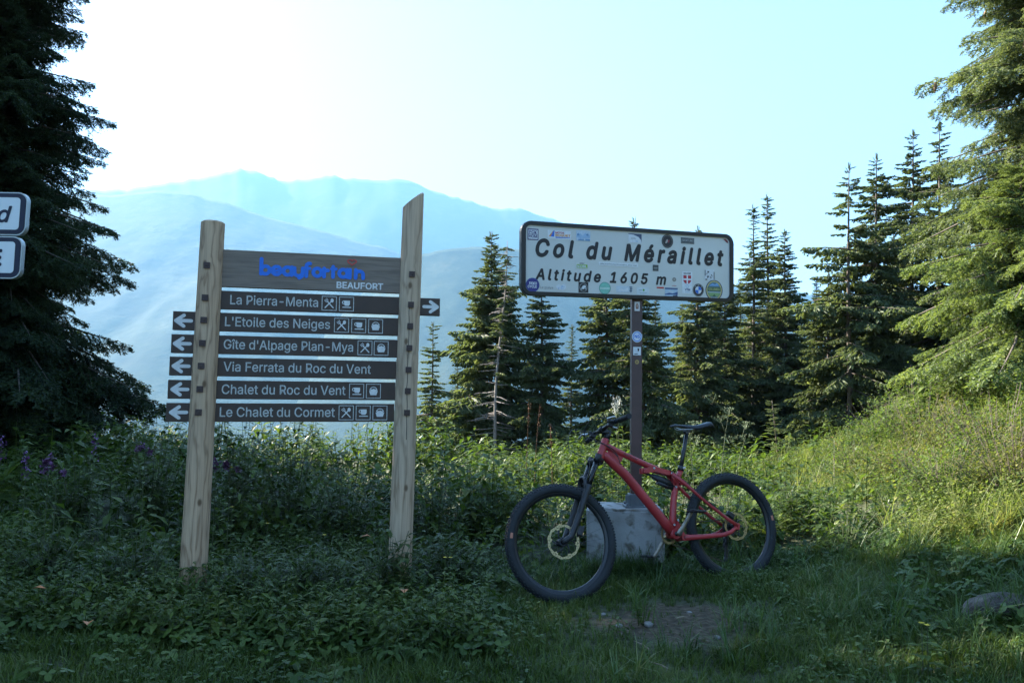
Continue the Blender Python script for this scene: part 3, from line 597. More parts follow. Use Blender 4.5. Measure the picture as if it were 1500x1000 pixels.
pst(514, .056, .060, [('r', (.60, .63, .65), full), ('p', K_, [(.1, .7), (.6, .6), (.5, 0), (.2, -.1)]), ('r', K_, (-.7, -.8, .2, -.6))], 'white oblong sticker on the pole')
pst(530, .030, .032, [('e', (.36, .24, .06), (0, 0, 1, 1)), ('e', (.2, .1, .04), (0, 0, .5, .5))], 'small yellow round sticker on the pole')
# concrete foot
m, t, b = newmat('old_concrete'); L = t.links
tc = nd(t, 'ShaderNodeTexCoord'); n1 = nd(t, 'ShaderNodeTexNoise', Scale=5.0, Detail=8.0); n2 = nd(t, 'ShaderNodeTexNoise', Scale=60.0, Detail=4.0); n3 = nd(t, 'ShaderNodeTexNoise', Scale=13.0, Detail=8.0, Distortion=.3)
for q in (n1, n2, n3): L.new(tc.outputs['Object'], q.inputs['Vector'])
c1 = ramp(t, n1.outputs[0], [(.3, (.20, .195, .185)), (.5, (.29, .29, .285)), (.75, (.36, .36, .355))])
mo = ramp(t, n3.outputs[0], [(.53, (0, 0, 0)), (.68, (.85, .85, .85))]); mx = nd(t, 'ShaderNodeMixRGB'); L.new(mo, mx.inputs[0]); L.new(c1, mx.inputs[1]); mx.inputs[2].default_value = (.075, .06, .04, 1)
L.new(mx.outputs[0], b.inputs['Base Color']); b.inputs['Roughness'].default_value = .9
bp = nd(t, 'ShaderNodeBump', Strength=.5, Distance=.006); ad = nd(t, 'ShaderNodeMath', operation='ADD'); L.new(n1.outputs[0], ad.inputs[0]); L.new(n2.outputs[0], ad.inputs[1]); L.new(ad.outputs[0], bp.inputs['Height']); L.new(bp.outputs[0], b.inputs['Normal'])
CONC = m
bm = bmesh.new(); bmesh.ops.create_cube(bm, size=1.0); bmesh.ops.scale(bm, vec=(.54, .44, .62), verts=bm.verts)
bmesh.ops.bevel(bm, geom=bm.edges[:], offset=.018, segments=2, affect='EDGES'); bmesh.ops.subdivide_edges(bm, edges=bm.edges[:], cuts=4, use_grid_fill=True)
for v in bm.verts:
    v.co += Vector((float(fbm(v.co.y * 7, v.co.z * 7, 1)), float(fbm(v.co.x * 7, v.co.z * 7, 2)), float(fbm(v.co.x * 7, v.co.y * 7, 3)))) * .03
me = bpy.data.meshes.new('concrete_block'); bm.to_mesh(me); bm.free()
cb = link('concrete_block', me, CONC); c0 = Vector((.545, 5.70, pb.z)); ya = R_(-7)
cb.rotation_euler = (0, 0, ya); cb.location = (c0.x + .27 * math.cos(ya) - .22 * math.sin(ya), c0.y + .27 * math.sin(ya) + .22 * math.cos(ya), pb.z - .31)
tag(cb, 'rough grey concrete block at the foot of the brown sign pole', 'concrete block')
# ================================================================ THE BICYCLE
S = 1.04; RW = .372
H0 = at(823, 794, 5.148); H1 = at(1072, 771, 5.647)
bu = (H1 - H0).normalized(); bth = math.atan2(bu.y, bu.x); lean = R_(11)
bn = Vector((math.sin(bth), -math.cos(bth), 0)); bv = Vector((0, 0, 1)) * math.cos(lean) - bn * math.sin(lean)
bv = (bv - bu * bu.dot(bv)).normalized(); bN = bu.cross(bv)          # bN points to the rider's left, towards the viewer
BM = Matrix((( bu.x, -bN.x, bv.x), (bu.y, -bN.y, bv.y), (bu.z, -bN.z, bv.z))).to_4x4()
bike = thing('mountain_bike', 'red full-suspension mountain bike with black wheels leaning at the sign pole', 'bicycle')
bike.matrix_world = Matrix.Translation(H0 - bv * RW) @ BM
def q(u, v, off=0.0): return Vector((u * S, -off, v * S + RW))
REDP = paint('matt_red_frame_paint', (.36, .026, .030), .45, 0, .16, 9, coat=.15); BLKP = paint('black_anodised', (.012, .013, .016), .35, .0, .2, 30)
RUB = paint('dusty_rubber', (.015, .017, .020), .8, 0, .5, 9, bump=.3); SILV = paint('bare_alloy', (.45, .45, .46), .35, .9, .1, 30); STAN = paint('dark_stanchion', (.02, .02, .022), .15, .5)
GOLD = paint('brass_steel_rotor', (.42, .33, .17), .4, .75, .15, 40); CARB = paint('worn_black_plastic', (.016, .017, .02), .5, 0, .3, 18); DARKRED = paint('dark_frame_print', (.10, .008, .012), .5)
fr = MB()
fr.tube([q(.326, .490), q(.330, .500), q(.358, .558), q(.384, .612), q(.387, .619)], [.026, .029, .026, .027, .025], 20)
fr.tube([q(.372, .575), q(.40, .565), q(.53, .503), q(.663, .441), q(.76, .400), q(.868, .352)], [.026, .024, .020, .021, .020, .018], 16, flat=.9)
fr.tube([q(.345, .535), q(.37, .512), q(.42, .463), q(.497, .388), q(.62, .23), q(.74, .073), q(.795, .0)], [.022, .030, .033, .032, .031, .033, .036], 18, flat=.95)
fr.tube([q(.800, -.012), q(.815, .10), q(.838, .20), q(.870, .30), q(.900, .355), q(.928, .395)], [.030, .024, .022, .022, .020, .019], 16)
fr.tube([q(.80, -.012, -.042), q(.80, -.012, .042)], .033, 20)
fr.prism([(q(.37, .50).x, q(.37, .50).z), (q(.45, .43).x, q(.45, .43).z), (q(.50, .50).x, q(.50, .50).z), (q(.40, .555).x, q(.40, .555).z)], -.006, .006)
fr.prism([(q(.80, .02).x, q(.80, .02).z), (q(.845, -.06).x, q(.845, -.06).z), (q(.885, -.05).x, q(.885, -.05).z), (q(.83, .07).x, q(.83, .07).z)], -.03, .03)
fr.box(q(.636, .402), (.022, .016, .020), 0, None, .006)
fr.prism([(q(.84, .30).x, q(.84, .30).z), (q(.875, .275).x, q(.875, .275).z), (q(.90, .36).x, q(.90, .36).z), (q(.86, .37).x, q(.86, .37).z)], -.022, .022)
frame = fr.build('frame', REDP, bike)
tx = MB(); V, Fs = text2d('SPECIALIST', 0, .17, 0, cap=.018, bold=.01, shear=.2)
d_ = (q(.663, .441) - q(.53, .503)).normalized(); n_ = Vector((-d_.z, 0, d_.x))
if n_.z < 0: n_ = -n_
# faint dark marks along the top tube and bolts on the left side
mk = MB()
for i in range(9): mk.box(q(.50 + .011 * i, .517 - .0051 * i, .0196), (.0035, .0008, .006), 0, Matrix.Rotation(.43, 4, 'Y'))
mk.build('frame_lettering', DARKRED, frame)
for (u, v, o) in ((.705, .414, .034), (.833, .373, .038), (.86, .285, .024), (.835, .07, .032), (.80, .045, .034), (.64, .398, .020)):
    MB().lathe([(0, 0), (.0085, 0), (.0075, .004), (.004, .004), (.003, .002), (0, .002)], q(u, v, o - .004), (0, -1, 0), 12).build('bolt', SILV, frame)
sw = MB()
for sg in (1, -1):
    o0, o1 = sg * .042, sg * .072
    sw.tube([q(.852, -.040, o0), q(.90, -.043, sg * .048), q(1.00, -.046, o1 * .86), (q(1.14, -.046, o1)), q(1.20, -.034, o1), q(1.252, -.006, o1)], [.021, .018, .0155, .0145, .014, .013], 12, flat=.65)
    sw.tube([q(1.262, .004, o1), q(1.19, .052, o1), q(1.07, .150, o1 * .95), q(.97, .245, sg * .058), q(.885, .325, sg * .046), q(.833, .373, sg * .034)], [.014, .012, .0125, .013, .014, .013], 12, flat=.7)
    sw.box(q(1.258, .0, sg * .070), (.020, .005, .022), 0, Matrix.Rotation(.3, 4, 'Y'), .003)
    sw.tube([q(.852, -.040, sg * .02), q(.852, -.040, sg * .052)], .020, 14)
sw.tube([q(.905, .305, -.05), q(.905, .305, .05)], .012, 10); sw.tube([q(.905, -.043, -.05), q(.905, -.043, .05)], .014, 10)
swing = sw.build('swingarm', REDP, bike)
MB().lathe([(0, 0), (.010, 0), (.009, .005), (.004, .005), (.004, .002), (0, .002)], q(.855, -.040, .050), (0, -1, 0), 14).build('pivot_bolt', BLKP, swing)
rk = MB()
for sg in (1, -1):
    pts = [(.622, .392), (.632, .412), (.690, .432), (.73, .418), (.842, .388), (.848, .362), (.80, .366), (.71, .392), (.655, .384)]
    y0 = -sg * .026; rk.prism([(q(u, v).x, q(u, v).z) for u, v in pts], y0 - .0045, y0 + .0045)
rk.tube([q(.705, .414, -.03), q(.705, .414, .03)], .013, 12); rk.tube([q(.833, .373, -.034), q(.833, .373, .034)], .012, 12)
rk.tube([q(.86, .30, .020), q(.845, .335, .024), q(.833, .373, .028)], .009, 8); rk.tube([q(.86, .30, -.020), q(.845, .335, -.024), q(.833, .373, -.028)], .009, 8)
rk.build('rocker_link', REDP, bike)
sh = MB(); a, b = q(.633, .398), q(.852, .296)
L_ = lambda t: a.lerp(b, t)
sh.tube([L_(0), L_(.04), L_(.05), L_(.32), L_(.33), L_(.42), L_(.43), L_(.86), L_(.88), L_(1)], [.010, .014, .010, .010, .017, .018, .022, .023, .016, .012], 16)
sh.tube([L_(.45) + Vector((0, 0, -.030)), L_(.95) + Vector((0, 0, -.024))], .014, 12)
sh.tube([L_(0) + Vector((0, -.02, 0)), L_(0) + Vector((0, .02, 0))], .011, 12); sh.tube([L_(1) + Vector((0, -.02, 0)), L_(1) + Vector((0, .02, 0))], .011, 12)
sh.build('rear_shock', CARB, bike)
# seat
sp = MB(); sp.tube([q(.915, .368), q(1.016, .640)], .0145, 14); sp.box(q(1.018, .648), (.022, .016, .013), 0, Matrix.Rotation(-.3, 4, 'Y'), .004)
sp.build('seatpost', BLKP, bike)
cl = MB(); cl.tube([q(.922, .388), q(.934, .420)], [.0225, .0225], 18); cl.box(q(.940, .404, .012), (.012, .016, .008), 1, None, .003)
cl.build('seat_clamp', [BLKP, SILV], bike)
def saddle():
    bm = bmesh.new(); N = 22; M_ = 13; rows_ = []
    for i in range(N):
        t = i / (N - 1); u = .892 + .318 * t
        wd = .018 + .052 * float(sstep(.38, .92, t)) - .016 * float(sstep(.9, 1, t)); wd = max(.008, wd * min(1, (t / .03 + .3)))
        zt = .696 + .006 * math.cos(t * 5.0) + .016 * float(sstep(.55, 1, t)) - .02 * float(sstep(.93, 1.02, t)) - .006 * float(sstep(.1, 0, t)); th = .010 + .020 * float(sstep(.2, .7, t))
        row = []
        for k in range(M_):
            a_ = math.pi * k / (M_ - 1); c_, s_ = math.cos(a_), math.sin(a_)
            row.append(bm.verts.new(q(u, zt - th / 1.0 + th * (abs(s_) ** .5) - .006 * (1 - s_), wd * c_)))
        rows_.append(row)
    for i in range(N - 1):
        for k in range(M_ - 1): bm.faces.new((rows_[i][k], rows_[i][k + 1], rows_[i + 1][k + 1], rows_[i + 1][k]))
        bm.faces.new((rows_[i][0], rows_[i + 1][0], rows_[i + 1][-1], rows_[i][-1]))
    bm.faces.new(rows_[0]); bm.faces.new(rows_[-1][::-1]); bmesh.ops.recalc_face_normals(bm, faces=bm.faces)
    for f in bm.faces: f.smooth = True
    me_ = bpy.data.meshes.new('saddle'); bm.to_mesh(me_); bm.free(); return link('saddle', me_, paint('black_saddle_cover', (.014, .016, .022), .42, 0, .1, 30), bike)
sd = saddle(); rl = MB()
for sg in (1, -1): rl.tube([q(.93, .676, sg * .012), q(.96, .662, sg * .020), q(1.06, .660, sg * .022), q(1.13, .672, sg * .030)], .0038, 8)
rl.build('saddle_rail', SILV, sd)
# steering group: fork, bar and front wheel turn a little to the rider's right
ax0 = q(.330, .493); ax1 = q(.391, .613); axd = (ax1 - ax0).normalized()
fwd = Vector((-axd.z, 0, axd.x)); fwd = fwd if fwd.x < 0 else -fwd
ST = Matrix.Translation(ax0) @ Matrix.Rotation(R_(-7.5), 4, axd) @ Matrix.Translation(-ax0)
def ax(h, f=0.0, off=0.0): return ax0 + axd * (h * S) + fwd * (f * S) + Vector((0, -off, 0))
hub = Vector((0, 0, RW)); hh_ = (hub - ax0).dot(axd) / S; hf = (hub - ax0).dot(fwd) / S
fk = MB()
fk.tube([ax(-.012), ax(.004)], [.027, .027], 18)
for sg in (1, -1): fk.tube([ax(-.02, .0, sg * .012), ax(-.02, .022, sg * .045), ax(-.022, .036, sg * .065)], [.026, .024, .022], 12)
for sg in (1, -1):
    fk.tube([ax(.004, .036, sg * .066), ax(-.045, .036, sg * .066)], [.021, .0225], 16)
    fk.tube([ax(-.04, .036, sg * .066), ax(-.24, .036, sg * .066)], .0178, 16, 1)
    fk.tube([ax(-.205, .036, sg * .066), ax(-.215, .036, sg * .066), ax(-.30, .036, sg * .066), ax(-.42, .036, sg * .066), ax(hh_ + .045, .040, sg * .066), ax(hh_ + .012, hf - .006, sg * .062), ax(hh_ - .01, hf + .004, sg * .060)], [.022, .0235, .0225, .0205, .020, .019, .016], 16)
arcp = [ax(-.235 + .075 * math.sin(math.pi * k / 12) ** .6, .052 + .022 * math.sin(math.pi * k / 12), .066 * math.cos(math.pi * k / 12)) for k in range(13)]
fk.tube(arcp, [.017] + [.0135] * 11 + [.017], 10, flat=.8)
fk.tube([ax(hh_, hf, .075), ax(hh_, hf, -.075)], .010, 12)
fork = fk.build('fork', [CARB, STAN], bike); fork.matrix_local = ST
cal = MB(); cal.box(ax(hh_ + .10, hf - .078, .055), (.018, .014, .030), 0, Matrix.Rotation(.45, 4, 'Y'), .006); cal.tube([ax(hh_ + .13, hf - .07, .055), ax(hh_ + .06, hf - .07, .060)], .006, 8)
cal.build('brake_caliper', CARB, fork)
st_ = MB(); st_.tube([ax(.137), ax(.200)], [.0215, .019], 18); st_.tube([ax(.178, -.006), ax(.186, .048)], [.020, .021], 14); st_.tube([ax(.187, .048, .026), ax(.187, .048, -.026)], .023, 14)
st_.tube([ax(.128), ax(.140)], [.026, .024], 18)
stem = st_.build('stem', BLKP, bike); stem.matrix_local = ST
br = MB(); HP = lambda o: ax(.187 + .018 * float(sstep(.04, .14, abs(o))), .048 - .030 * float(sstep(.05, .40, abs(o))), o)
offs = [-.385 + .77 * i / 28 for i in range(29)]
br.tube([HP(o) for o in offs], [.0112 + .0048 * (1 - float(sstep(.04, .09, abs(o)))) for o in offs], 14)
bar = br.build('handlebar', BLKP, bike); bar.matrix_local = ST
def sub(name, mb, mat, parent):
    return mb.build(name, mat, parent)
for sg in (1, -1):
    g_ = MB(); oo = [.255 + .132 * i / 14 for i in range(15)]
    g_.tube([HP(sg * o) for o in oo], [.0185 if i in (0, 1, 13, 14) else (.0170 if i % 2 else .0160) for i in range(15)], 16); sub('grip', g_, RUB, bar)
    lv = MB(); c_ = HP(sg * .215); lv.tube([c_ + Vector((0, -sg * .012, 0)), c_ + Vector((0, sg * .014, 0))], .018, 14)
    lv.tube([c_ + fwd * .012 - axd * .006, c_ + fwd * .045 - axd * .012 + Vector((0, sg * .045, 0))], [.012, .009], 10)
    lv.tube([c_ + fwd * .040 - axd * .012, c_ + fwd * .072 - axd * .024 + Vector((0, -sg * .03, 0)), c_ + fwd * .066 - axd * .030 + Vector((0, -sg * .11, 0)), c_ + fwd * .058 - axd * .030 + Vector((0, -sg * .14, 0))], [.0085, .008, .006, .006], 8, 1, flat=.7)
    lv.build('brake_lever', [BLKP, SILV], bar)
    sf = MB(); c_ = HP(sg * .17); sf.tube([c_ + Vector((0, .01, 0)), c_ + Vector((0, -.01, 0))], .017, 12); sf.box(c_ - axd * .026 + fwd * .012, (.020, .016, .012), 0, Matrix.Rotation(.4, 4, 'Y'), .004)
    sf.tube([c_ - axd * .03 + fwd * .01, c_ - axd * .04 - fwd * .03 + Vector((0, -sg * .03, 0))], [.005, .007], 8, 1); sf.build('shifter', [CARB, SILV], bar)
def hose(pts, n=24):
    P = [Vector(p) for p in pts]; out = []
    for i in range(n + 1):
        t = i / n * (len(P) - 1); k = min(int(t), len(P) - 2); f = t - k
        p0, p1, p2, p3 = P[max(k - 1, 0)], P[k], P[k + 1], P[min(k + 2, len(P) - 1)]
        out.append(.5 * ((2 * p1) + (p2 - p0) * f + (2 * p0 - 5 * p1 + 4 * p2 - p3) * f * f + (3 * p1 - p0 - 3 * p2 + p3) * f ** 3))
    return out
hz_ = lambda p: ST @ p
for pts in ([hz_(HP(.20) + fwd * .05), hz_(HP(.12) + fwd * .13 - axd * .03), hz_(HP(.02) + fwd * .10 - axd * .11), q(.36, .58, .032), q(.43, .535, .030), q(.455, .45, .035)],
            [hz_(HP(-.20) + fwd * .05), hz_(HP(-.15) + fwd * .17 - axd * .06), hz_(HP(-.08) + fwd * .15 - axd * .20), hz_(ax(-.05, .075, .03)), hz_(ax(-.20, .065, .085)), hz_(ax(-.36, .055, .088)), hz_(ax(hh_ + .14, hf - .06, .075))],
            [hz_(HP(-.17) + fwd * .03), hz_(HP(-.08) + fwd * .12 - axd * .06), hz_(HP(.03) + fwd * .08 - axd * .10), q(.37, .575, .030), q(.44, .50, .036)]):
    MB().tube(hose(pts), .0026, 8).build('brake_hose', CARB, bike)
# wheels
def tyre_mesh():
    mb = MB(); Rm, rm = RW - .0345, .031
    prof = [(Rm - rm * math.cos(a_) * .98, rm * 1.02 * math.sin(a_)) for a_ in [R_(35 + (290 / 18) * k) for k in range(19)]]
    prof += [(Rm - .021, -.012), (Rm - .021, .012)]
    mb.lathe(prof, (0, 0, 0), (0, 1, 0), 96, 0, True)
    NK = 62
    for k in range(NK):
        for row, (aw, sz, ln) in enumerate(((0.16, .0085, .0105), (-0.16, .0085, .0105), (.62, .0065, .0085), (-.62, .0065, .0085), (.98, .0075, .0095), (-.98, .0075, .0095))):
            t = 2 * math.pi * (k + (.5 if row in (1, 2, 5) else 0)) / NK
            rad = Vector((math.cos(t), 0, math.sin(t))); tan = Vector((-math.sin(t), 0, math.cos(t))); ay = Vector((0, 1, 0))
            nrm = rad * math.cos(aw) + ay * math.sin(aw); lat = ay * math.cos(aw) - rad * math.sin(aw); c = rad * Rm + nrm * (rm - .001)
            h_ = .0058 if row < 2 else .0050; vs = []
            for dz, sc in ((0, 1), (h_, .82)):
                for sx, sy in ((-1, -1), (1, -1), (1, 1), (-1, 1)): vs.append(c + nrm * dz + tan * sx * ln * .62 * sc + lat * sy * sz * .75 * sc)
            mb.add(vs, [(4, 5, 6, 7), (0, 1, 5, 4), (1, 2, 6, 5), (2, 3, 7, 6), (3, 0, 4, 7)], 0)
    return mb.mesh('tyre')
TYRE = tyre_mesh()
def rim_mesh(hubw):
    mb = MB(); Rr = RW - .056
    mb.lathe([(Rr + .006, -.0155), (Rr + .006, .0155), (Rr - .003, .0165), (Rr - .020, .009), (Rr - .024, 0), (Rr - .020, -.009), (Rr - .003, -.0165)], (0, 0, 0), (0, 1, 0), 96, 0, True)
    mb.lathe([(0, -hubw), (.011, -hubw), (.013, -hubw + .012), (.026, -.032), (.026, -.028), (.015, -.02), (.015, .02), (.026, .028), (.026, .032), (.013, hubw - .012), (.011, hubw), (0, hubw)], (0, 0, 0), (0, 1, 0), 28, 0)
    return mb.mesh('wheel')
sp_ = MB(); sp_.tube([(0, 0, .024), (0, 0, RW - .078)], .0011, 5); SPOKE = sp_.mesh('spoke')
def rotor_mesh(R1):
    mb = MB(); n = 144; rr = [R1 - .0145, R1 - .0105, R1 - .005, R1]
    P = [[(r + (.0022 * math.cos(12 * t) if i in (0,) else (.0016 * math.cos(12 * t + 1.5) if i == 3 else 0))) for i, r in enumerate(rr)] for t in [2 * math.pi * k / n for k in range(n)]]
    for k in range(n):
        k2 = (k + 1) % n; t0, t1 = 2 * math.pi * k / n, 2 * math.pi * k2 / n
        for i in range(3):
            if i == 1 and k % 4 == 0: continue
            vs = [(P[k][i] * math.cos(t0), 0, P[k][i] * math.sin(t0)), (P[k2][i] * math.cos(t1), 0, P[k2][i] * math.sin(t1)), (P[k2][i + 1] * math.cos(t1), 0, P[k2][i + 1] * math.sin(t1)), (P[k][i + 1] * math.cos(t0), 0, P[k][i + 1] * math.sin(t0))]
            mb.add([(x, -.0009, z) for x, y, z in vs] + [(x, .0009, z) for x, y, z in vs], [(3, 2, 1, 0), (4, 5, 6, 7), (0, 1, 5, 4), (2, 3, 7, 6)], 0)
    for k in range(6):
        t = 2 * math.pi * k / 6; o_ = R1 - .015
        mb.add([(o_ * math.cos(t - .17), 0, o_ * math.sin(t - .17)), (o_ * math.cos(t + .17), 0, o_ * math.sin(t + .17)), ((o_ - .017) * math.cos(t + .06), 0, (o_ - .017) * math.sin(t + .06)), ((o_ - .017) * math.cos(t - .06), 0, (o_ - .017) * math.sin(t - .06))], [(0, 1, 2, 3)], 0)
        mb.tube([((o_ - .012) * math.cos(t), 0, (o_ - .012) * math.sin(t)), (.05 * math.cos(t + .35), 0, .05 * math.sin(t + .35)), (.022 * math.cos(t + .5), 0, .022 * math.sin(t + .5))], [.005, .0045, .005], 6, 1, flat=.5)
    mb.lathe([(.018, -.003), (.030, -.003), (.030, .003), (.018, .003)], (0, 0, 0), (0, 1, 0), 24, 1, True)
    return mb.mesh('brake_rotor')
def wheel(M_, R1, hubw, rot, lab, rear=False):
    wo = link('wheel', rim_mesh(hubw), BLKP, bike); wo.matrix_local = M_
    ty = link('tyre', TYRE, RUB, wo)
    ro = link('brake_rotor', rotor_mesh(R1), [GOLD, CARB], wo, (0, -.048, 0)); ro.rotation_euler = (0, rot, 0)
    lb = MB(); Rm = RW - .0345; vs = []
    for j in range(5):
        t = lab - .05 + .10 * j / 4
        for r, y in ((Rm - .010, -.0306), (Rm + .008, -.0314)): vs.append((r * math.cos(t), y - .0006, r * math.sin(t)))
    lb.add(vs, [(2 * j, 2 * j + 2, 2 * j + 3, 2 * j + 1) for j in range(4)]); lb.build('tyre_mark', paint('faded_orange_print', (.42, .16, .10), .6), wo)
    for k in range(28):
        a_ = 2 * math.pi * k / 28; sg = 1 if k % 2 else -1; so_ = link('spoke', SPOKE, BLKP, wo)
        so_.matrix_local = Matrix.Rotation(a_, 4, 'Y') @ Matrix.Translation((0, sg * .022, 0)) @ Matrix.Rotation(sg * .066, 4, 'X') @ Matrix.Rotation(.0, 4, 'Y') @ Matrix.Translation((.018 * (1 if (k // 2) % 2 else -1), 0, 0)) @ Matrix.Rotation(-.06 * (1 if (k // 2) % 2 else -1), 4, 'Y')
    if rear:
        cs = MB()
        for i in range(11):
            r = .062 - i * .0042; y = .020 + i * .0036; n_ = 60; o1 = []
            for k in range(n_): o1.append((math.cos(2 * math.pi * k / n_) * (r + (.003 if k % 3 == 0 else 0)), math.sin(2 * math.pi * k / n_) * (r + (.003 if k % 3 == 0 else 0))))
            cs.prism(o1, y, y + .002)
        cs.build('cassette', paint('dark_steel_cogs', (.08, .075, .07), .4, .7), wo)
    return wo
fw = wheel(ST @ Matrix.Translation(hub), .106, .056, .2, R_(168))
rw_ = wheel(Matrix.Translation(q(1.266, 0)), .094, .074, .5, R_(6), True)
rc = MB(); rc.box(q(1.228, .078, .056), (.030, .014, .016), 0, Matrix.Rotation(.6, 4, 'Y'), .006); rc.tube([q(1.215, .095, .056), q(1.245, .085, .058)], .008, 10, 1); rc.build('brake_caliper', [CARB, SILV], swing)
MB().tube(hose([q(1.22, .085, .06), q(1.12, .125, .078), q(1.0, .225, .068), q(.90, .33, .05), q(.80, .41, .03)]), .0026, 8).build('brake_hose', CARB, swing)
# drivetrain
bb = Vector((.80, -.012)); ca = math.atan2(.132, .112)
ck = MB(); ck.tube([q(bb.x, bb.y, -.066), q(bb.x, bb.y, .066)], .015, 16)
cr = ck.build('crankset', BLKP, bike)
for sg in (1, -1):
    cd = Vector((math.cos(ca), math.sin(ca))) * sg * .168; off = .078 * sg
    am = MB(); am.tube([q(bb.x - cd.x * .08, bb.y - cd.y * .08, off * .92), q(bb.x, bb.y, off * .92), q(bb.x + cd.x * .3, bb.y + cd.y * .3, off), q(bb.x + cd.x * .92, bb.y + cd.y * .92, off * 1.08), q(bb.x + cd.x * 1.06, bb.y + cd.y * 1.06, off * 1.08)], [.013, .021, .015, .0135, .013], 12, 0, flat=.6)
    ao = am.build('crank_arm', paint('scuffed_alloy_crank', (.24, .21, .17), .45, .6, .5, 22), cr)
    pc_ = q(bb.x + cd.x, bb.y + cd.y, off * 1.08 + sg * .06)
    pd = MB(); pd.tube([pc_ + Vector((0, sg * .06, 0)), pc_ + Vector((0, -sg * .045, 0))], .008, 10)
    PRt = Matrix.Rotation(.12, 4, 'Y')
    for dx in (-.042, .042): pd.box(pc_ + PRt @ Vector((dx, 0, 0)), (.006, .046, .007), 0, PRt, .002)
    for dy in (-.043, .0, .043): pd.box(pc_ + Vector((0, dy, 0)), (.040, .005, .006), 0, PRt, .002)
    for dx in (-.042, .042):
        for dy in (-.035, -.012, .012, .035): pd.tube([pc_ + PRt @ Vector((dx, dy, -.011)), pc_ + PRt @ Vector((dx, dy, .011))], .0018, 5)
    pd.build('pedal', paint('dark_alloy_pedal', (.05, .05, .055), .4, .5), cr)
cg = MB(); nT = 32; o1 = []
for k in range(nT * 3):
    t = 2 * math.pi * k / (nT * 3); r = .064 + (.004 if k % 3 == 0 else -.002); o1.append((q(bb.x, bb.y).x + r * math.cos(t), q(bb.x, bb.y).z + r * math.sin(t)))
P0 = q(bb.x, bb.y); inn = [(P0.x + .048 * math.cos(2 * math.pi * k / (nT * 3)), P0.z + .048 * math.sin(2 * math.pi * k / (nT * 3))) for k in range(nT * 3)]; n3_ = nT * 3
vs = [(x, .050, z) for x, z in o1] + [(x, .050, z) for x, z in inn] + [(x, .053, z) for x, z in o1] + [(x, .053, z) for x, z in inn]
fs = []
for k in range(n3_):
    j = (k + 1) % n3_; fs += [(k, j, n3_ + j, n3_ + k), (2 * n3_ + k, 3 * n3_ + k, 3 * n3_ + j, 2 * n3_ + j), (k, 2 * n3_ + k, 2 * n3_ + j, j), (n3_ + k, n3_ + j, 3 * n3_ + j, 3 * n3_ + k)]
cg.add(vs, fs); 
for k in range(4): a_ = math.pi / 2 * k + .4; cg.tube([P0 + Vector((0, .052, 0)), P0 + Vector((math.cos(a_) * .05, .052, math.sin(a_) * .05))], [.012, .006], 8)
cg.build('chainring', GOLD, cr)
dr = MB(); d0, d1, d2 = q(1.262, -.045, -.078), q(1.235, -.115, -.062), q(1.214, -.205, -.055)
dr.tube([q(1.262, -.01, -.076), d0], [.012, .012], 10); dr.tube([d0, d1], [.016, .013], 10); dr.box((d1 + d2) / 2, (.009, .004, .055), 0, Matrix.Rotation(.25, 4, 'Y'), .003)
for p_ in (d1, d2): dr.lathe([(0, -.004), (.018, -.004), (.019, 0), (.018, .004), (0, .004)], p_, (0, 1, 0), 14)
dr.build('derailleur', CARB, bike)
cy = .052
top0, top1 = q(bb.x, bb.y, -cy) + Vector((.01, 0, .066)), q(1.266, 0, -.045) + Vector((-.008, 0, .052))
bot0, bot1 = q(bb.x, bb.y, -cy) + Vector((.012, 0, -.066)), d2 + Vector((-.012, .0, -.016))
chn = MB(); links = []
def lay(a_, b_):
    n = max(2, int((b_ - a_).length / .0127)); 
    for i in range(n):
        c_ = a_.lerp(b_, (i + .5) / n); dd = (b_ - a_).normalized(); R3 = dd.to_track_quat('X', 'Z').to_matrix().to_4x4()
        chn.box(c_, (.0062, .0028 if i % 2 else .0018, .0038), 0, R3, .0)
lay(top0, top1); lay(bot0, bot1); lay(d1 + Vector((.017, 0, 0)), d2 + Vector((.018, 0, 0)))
chn.build('chain', paint('oily_chain', (.10, .085, .07), .4, .7), bike)
# ================================================================ TREES
rng = np.random.default_rng(7)
def rotz(a): c, s = math.cos(a), math.sin(a); return np.array([[c, -s, 0], [s, c, 0], [0, 0, 1]])
def roty(a): c, s = math.cos(a), math.sin(a); return np.array([[c, 0, s], [0, 1, 0], [-s, 0, c]])
def strip_quads(p0, p1, wd, roll):
    """one narrow tapering leaf-like blade per shoot"""
    d = p1 - p0; L = np.linalg.norm(d, axis=1, keepdims=True) + 1e-9; d = d / L
    up = np.array([0, 0, 1.0]) + 0 * d; s = np.cross(d, up); s /= np.linalg.norm(s, axis=1, keepdims=True) + 1e-9; t = np.cross(s, d)
    s = s * np.cos(roll)[:, None] + t * np.sin(roll)[:, None]; m = p0 + (p1 - p0) * .55
    V = np.stack([p0, m + s * wd[:, None], p1, m - s * wd[:, None]], 1).reshape(-1, 3)
    return V, np.arange(len(V)).reshape(-1, 4)
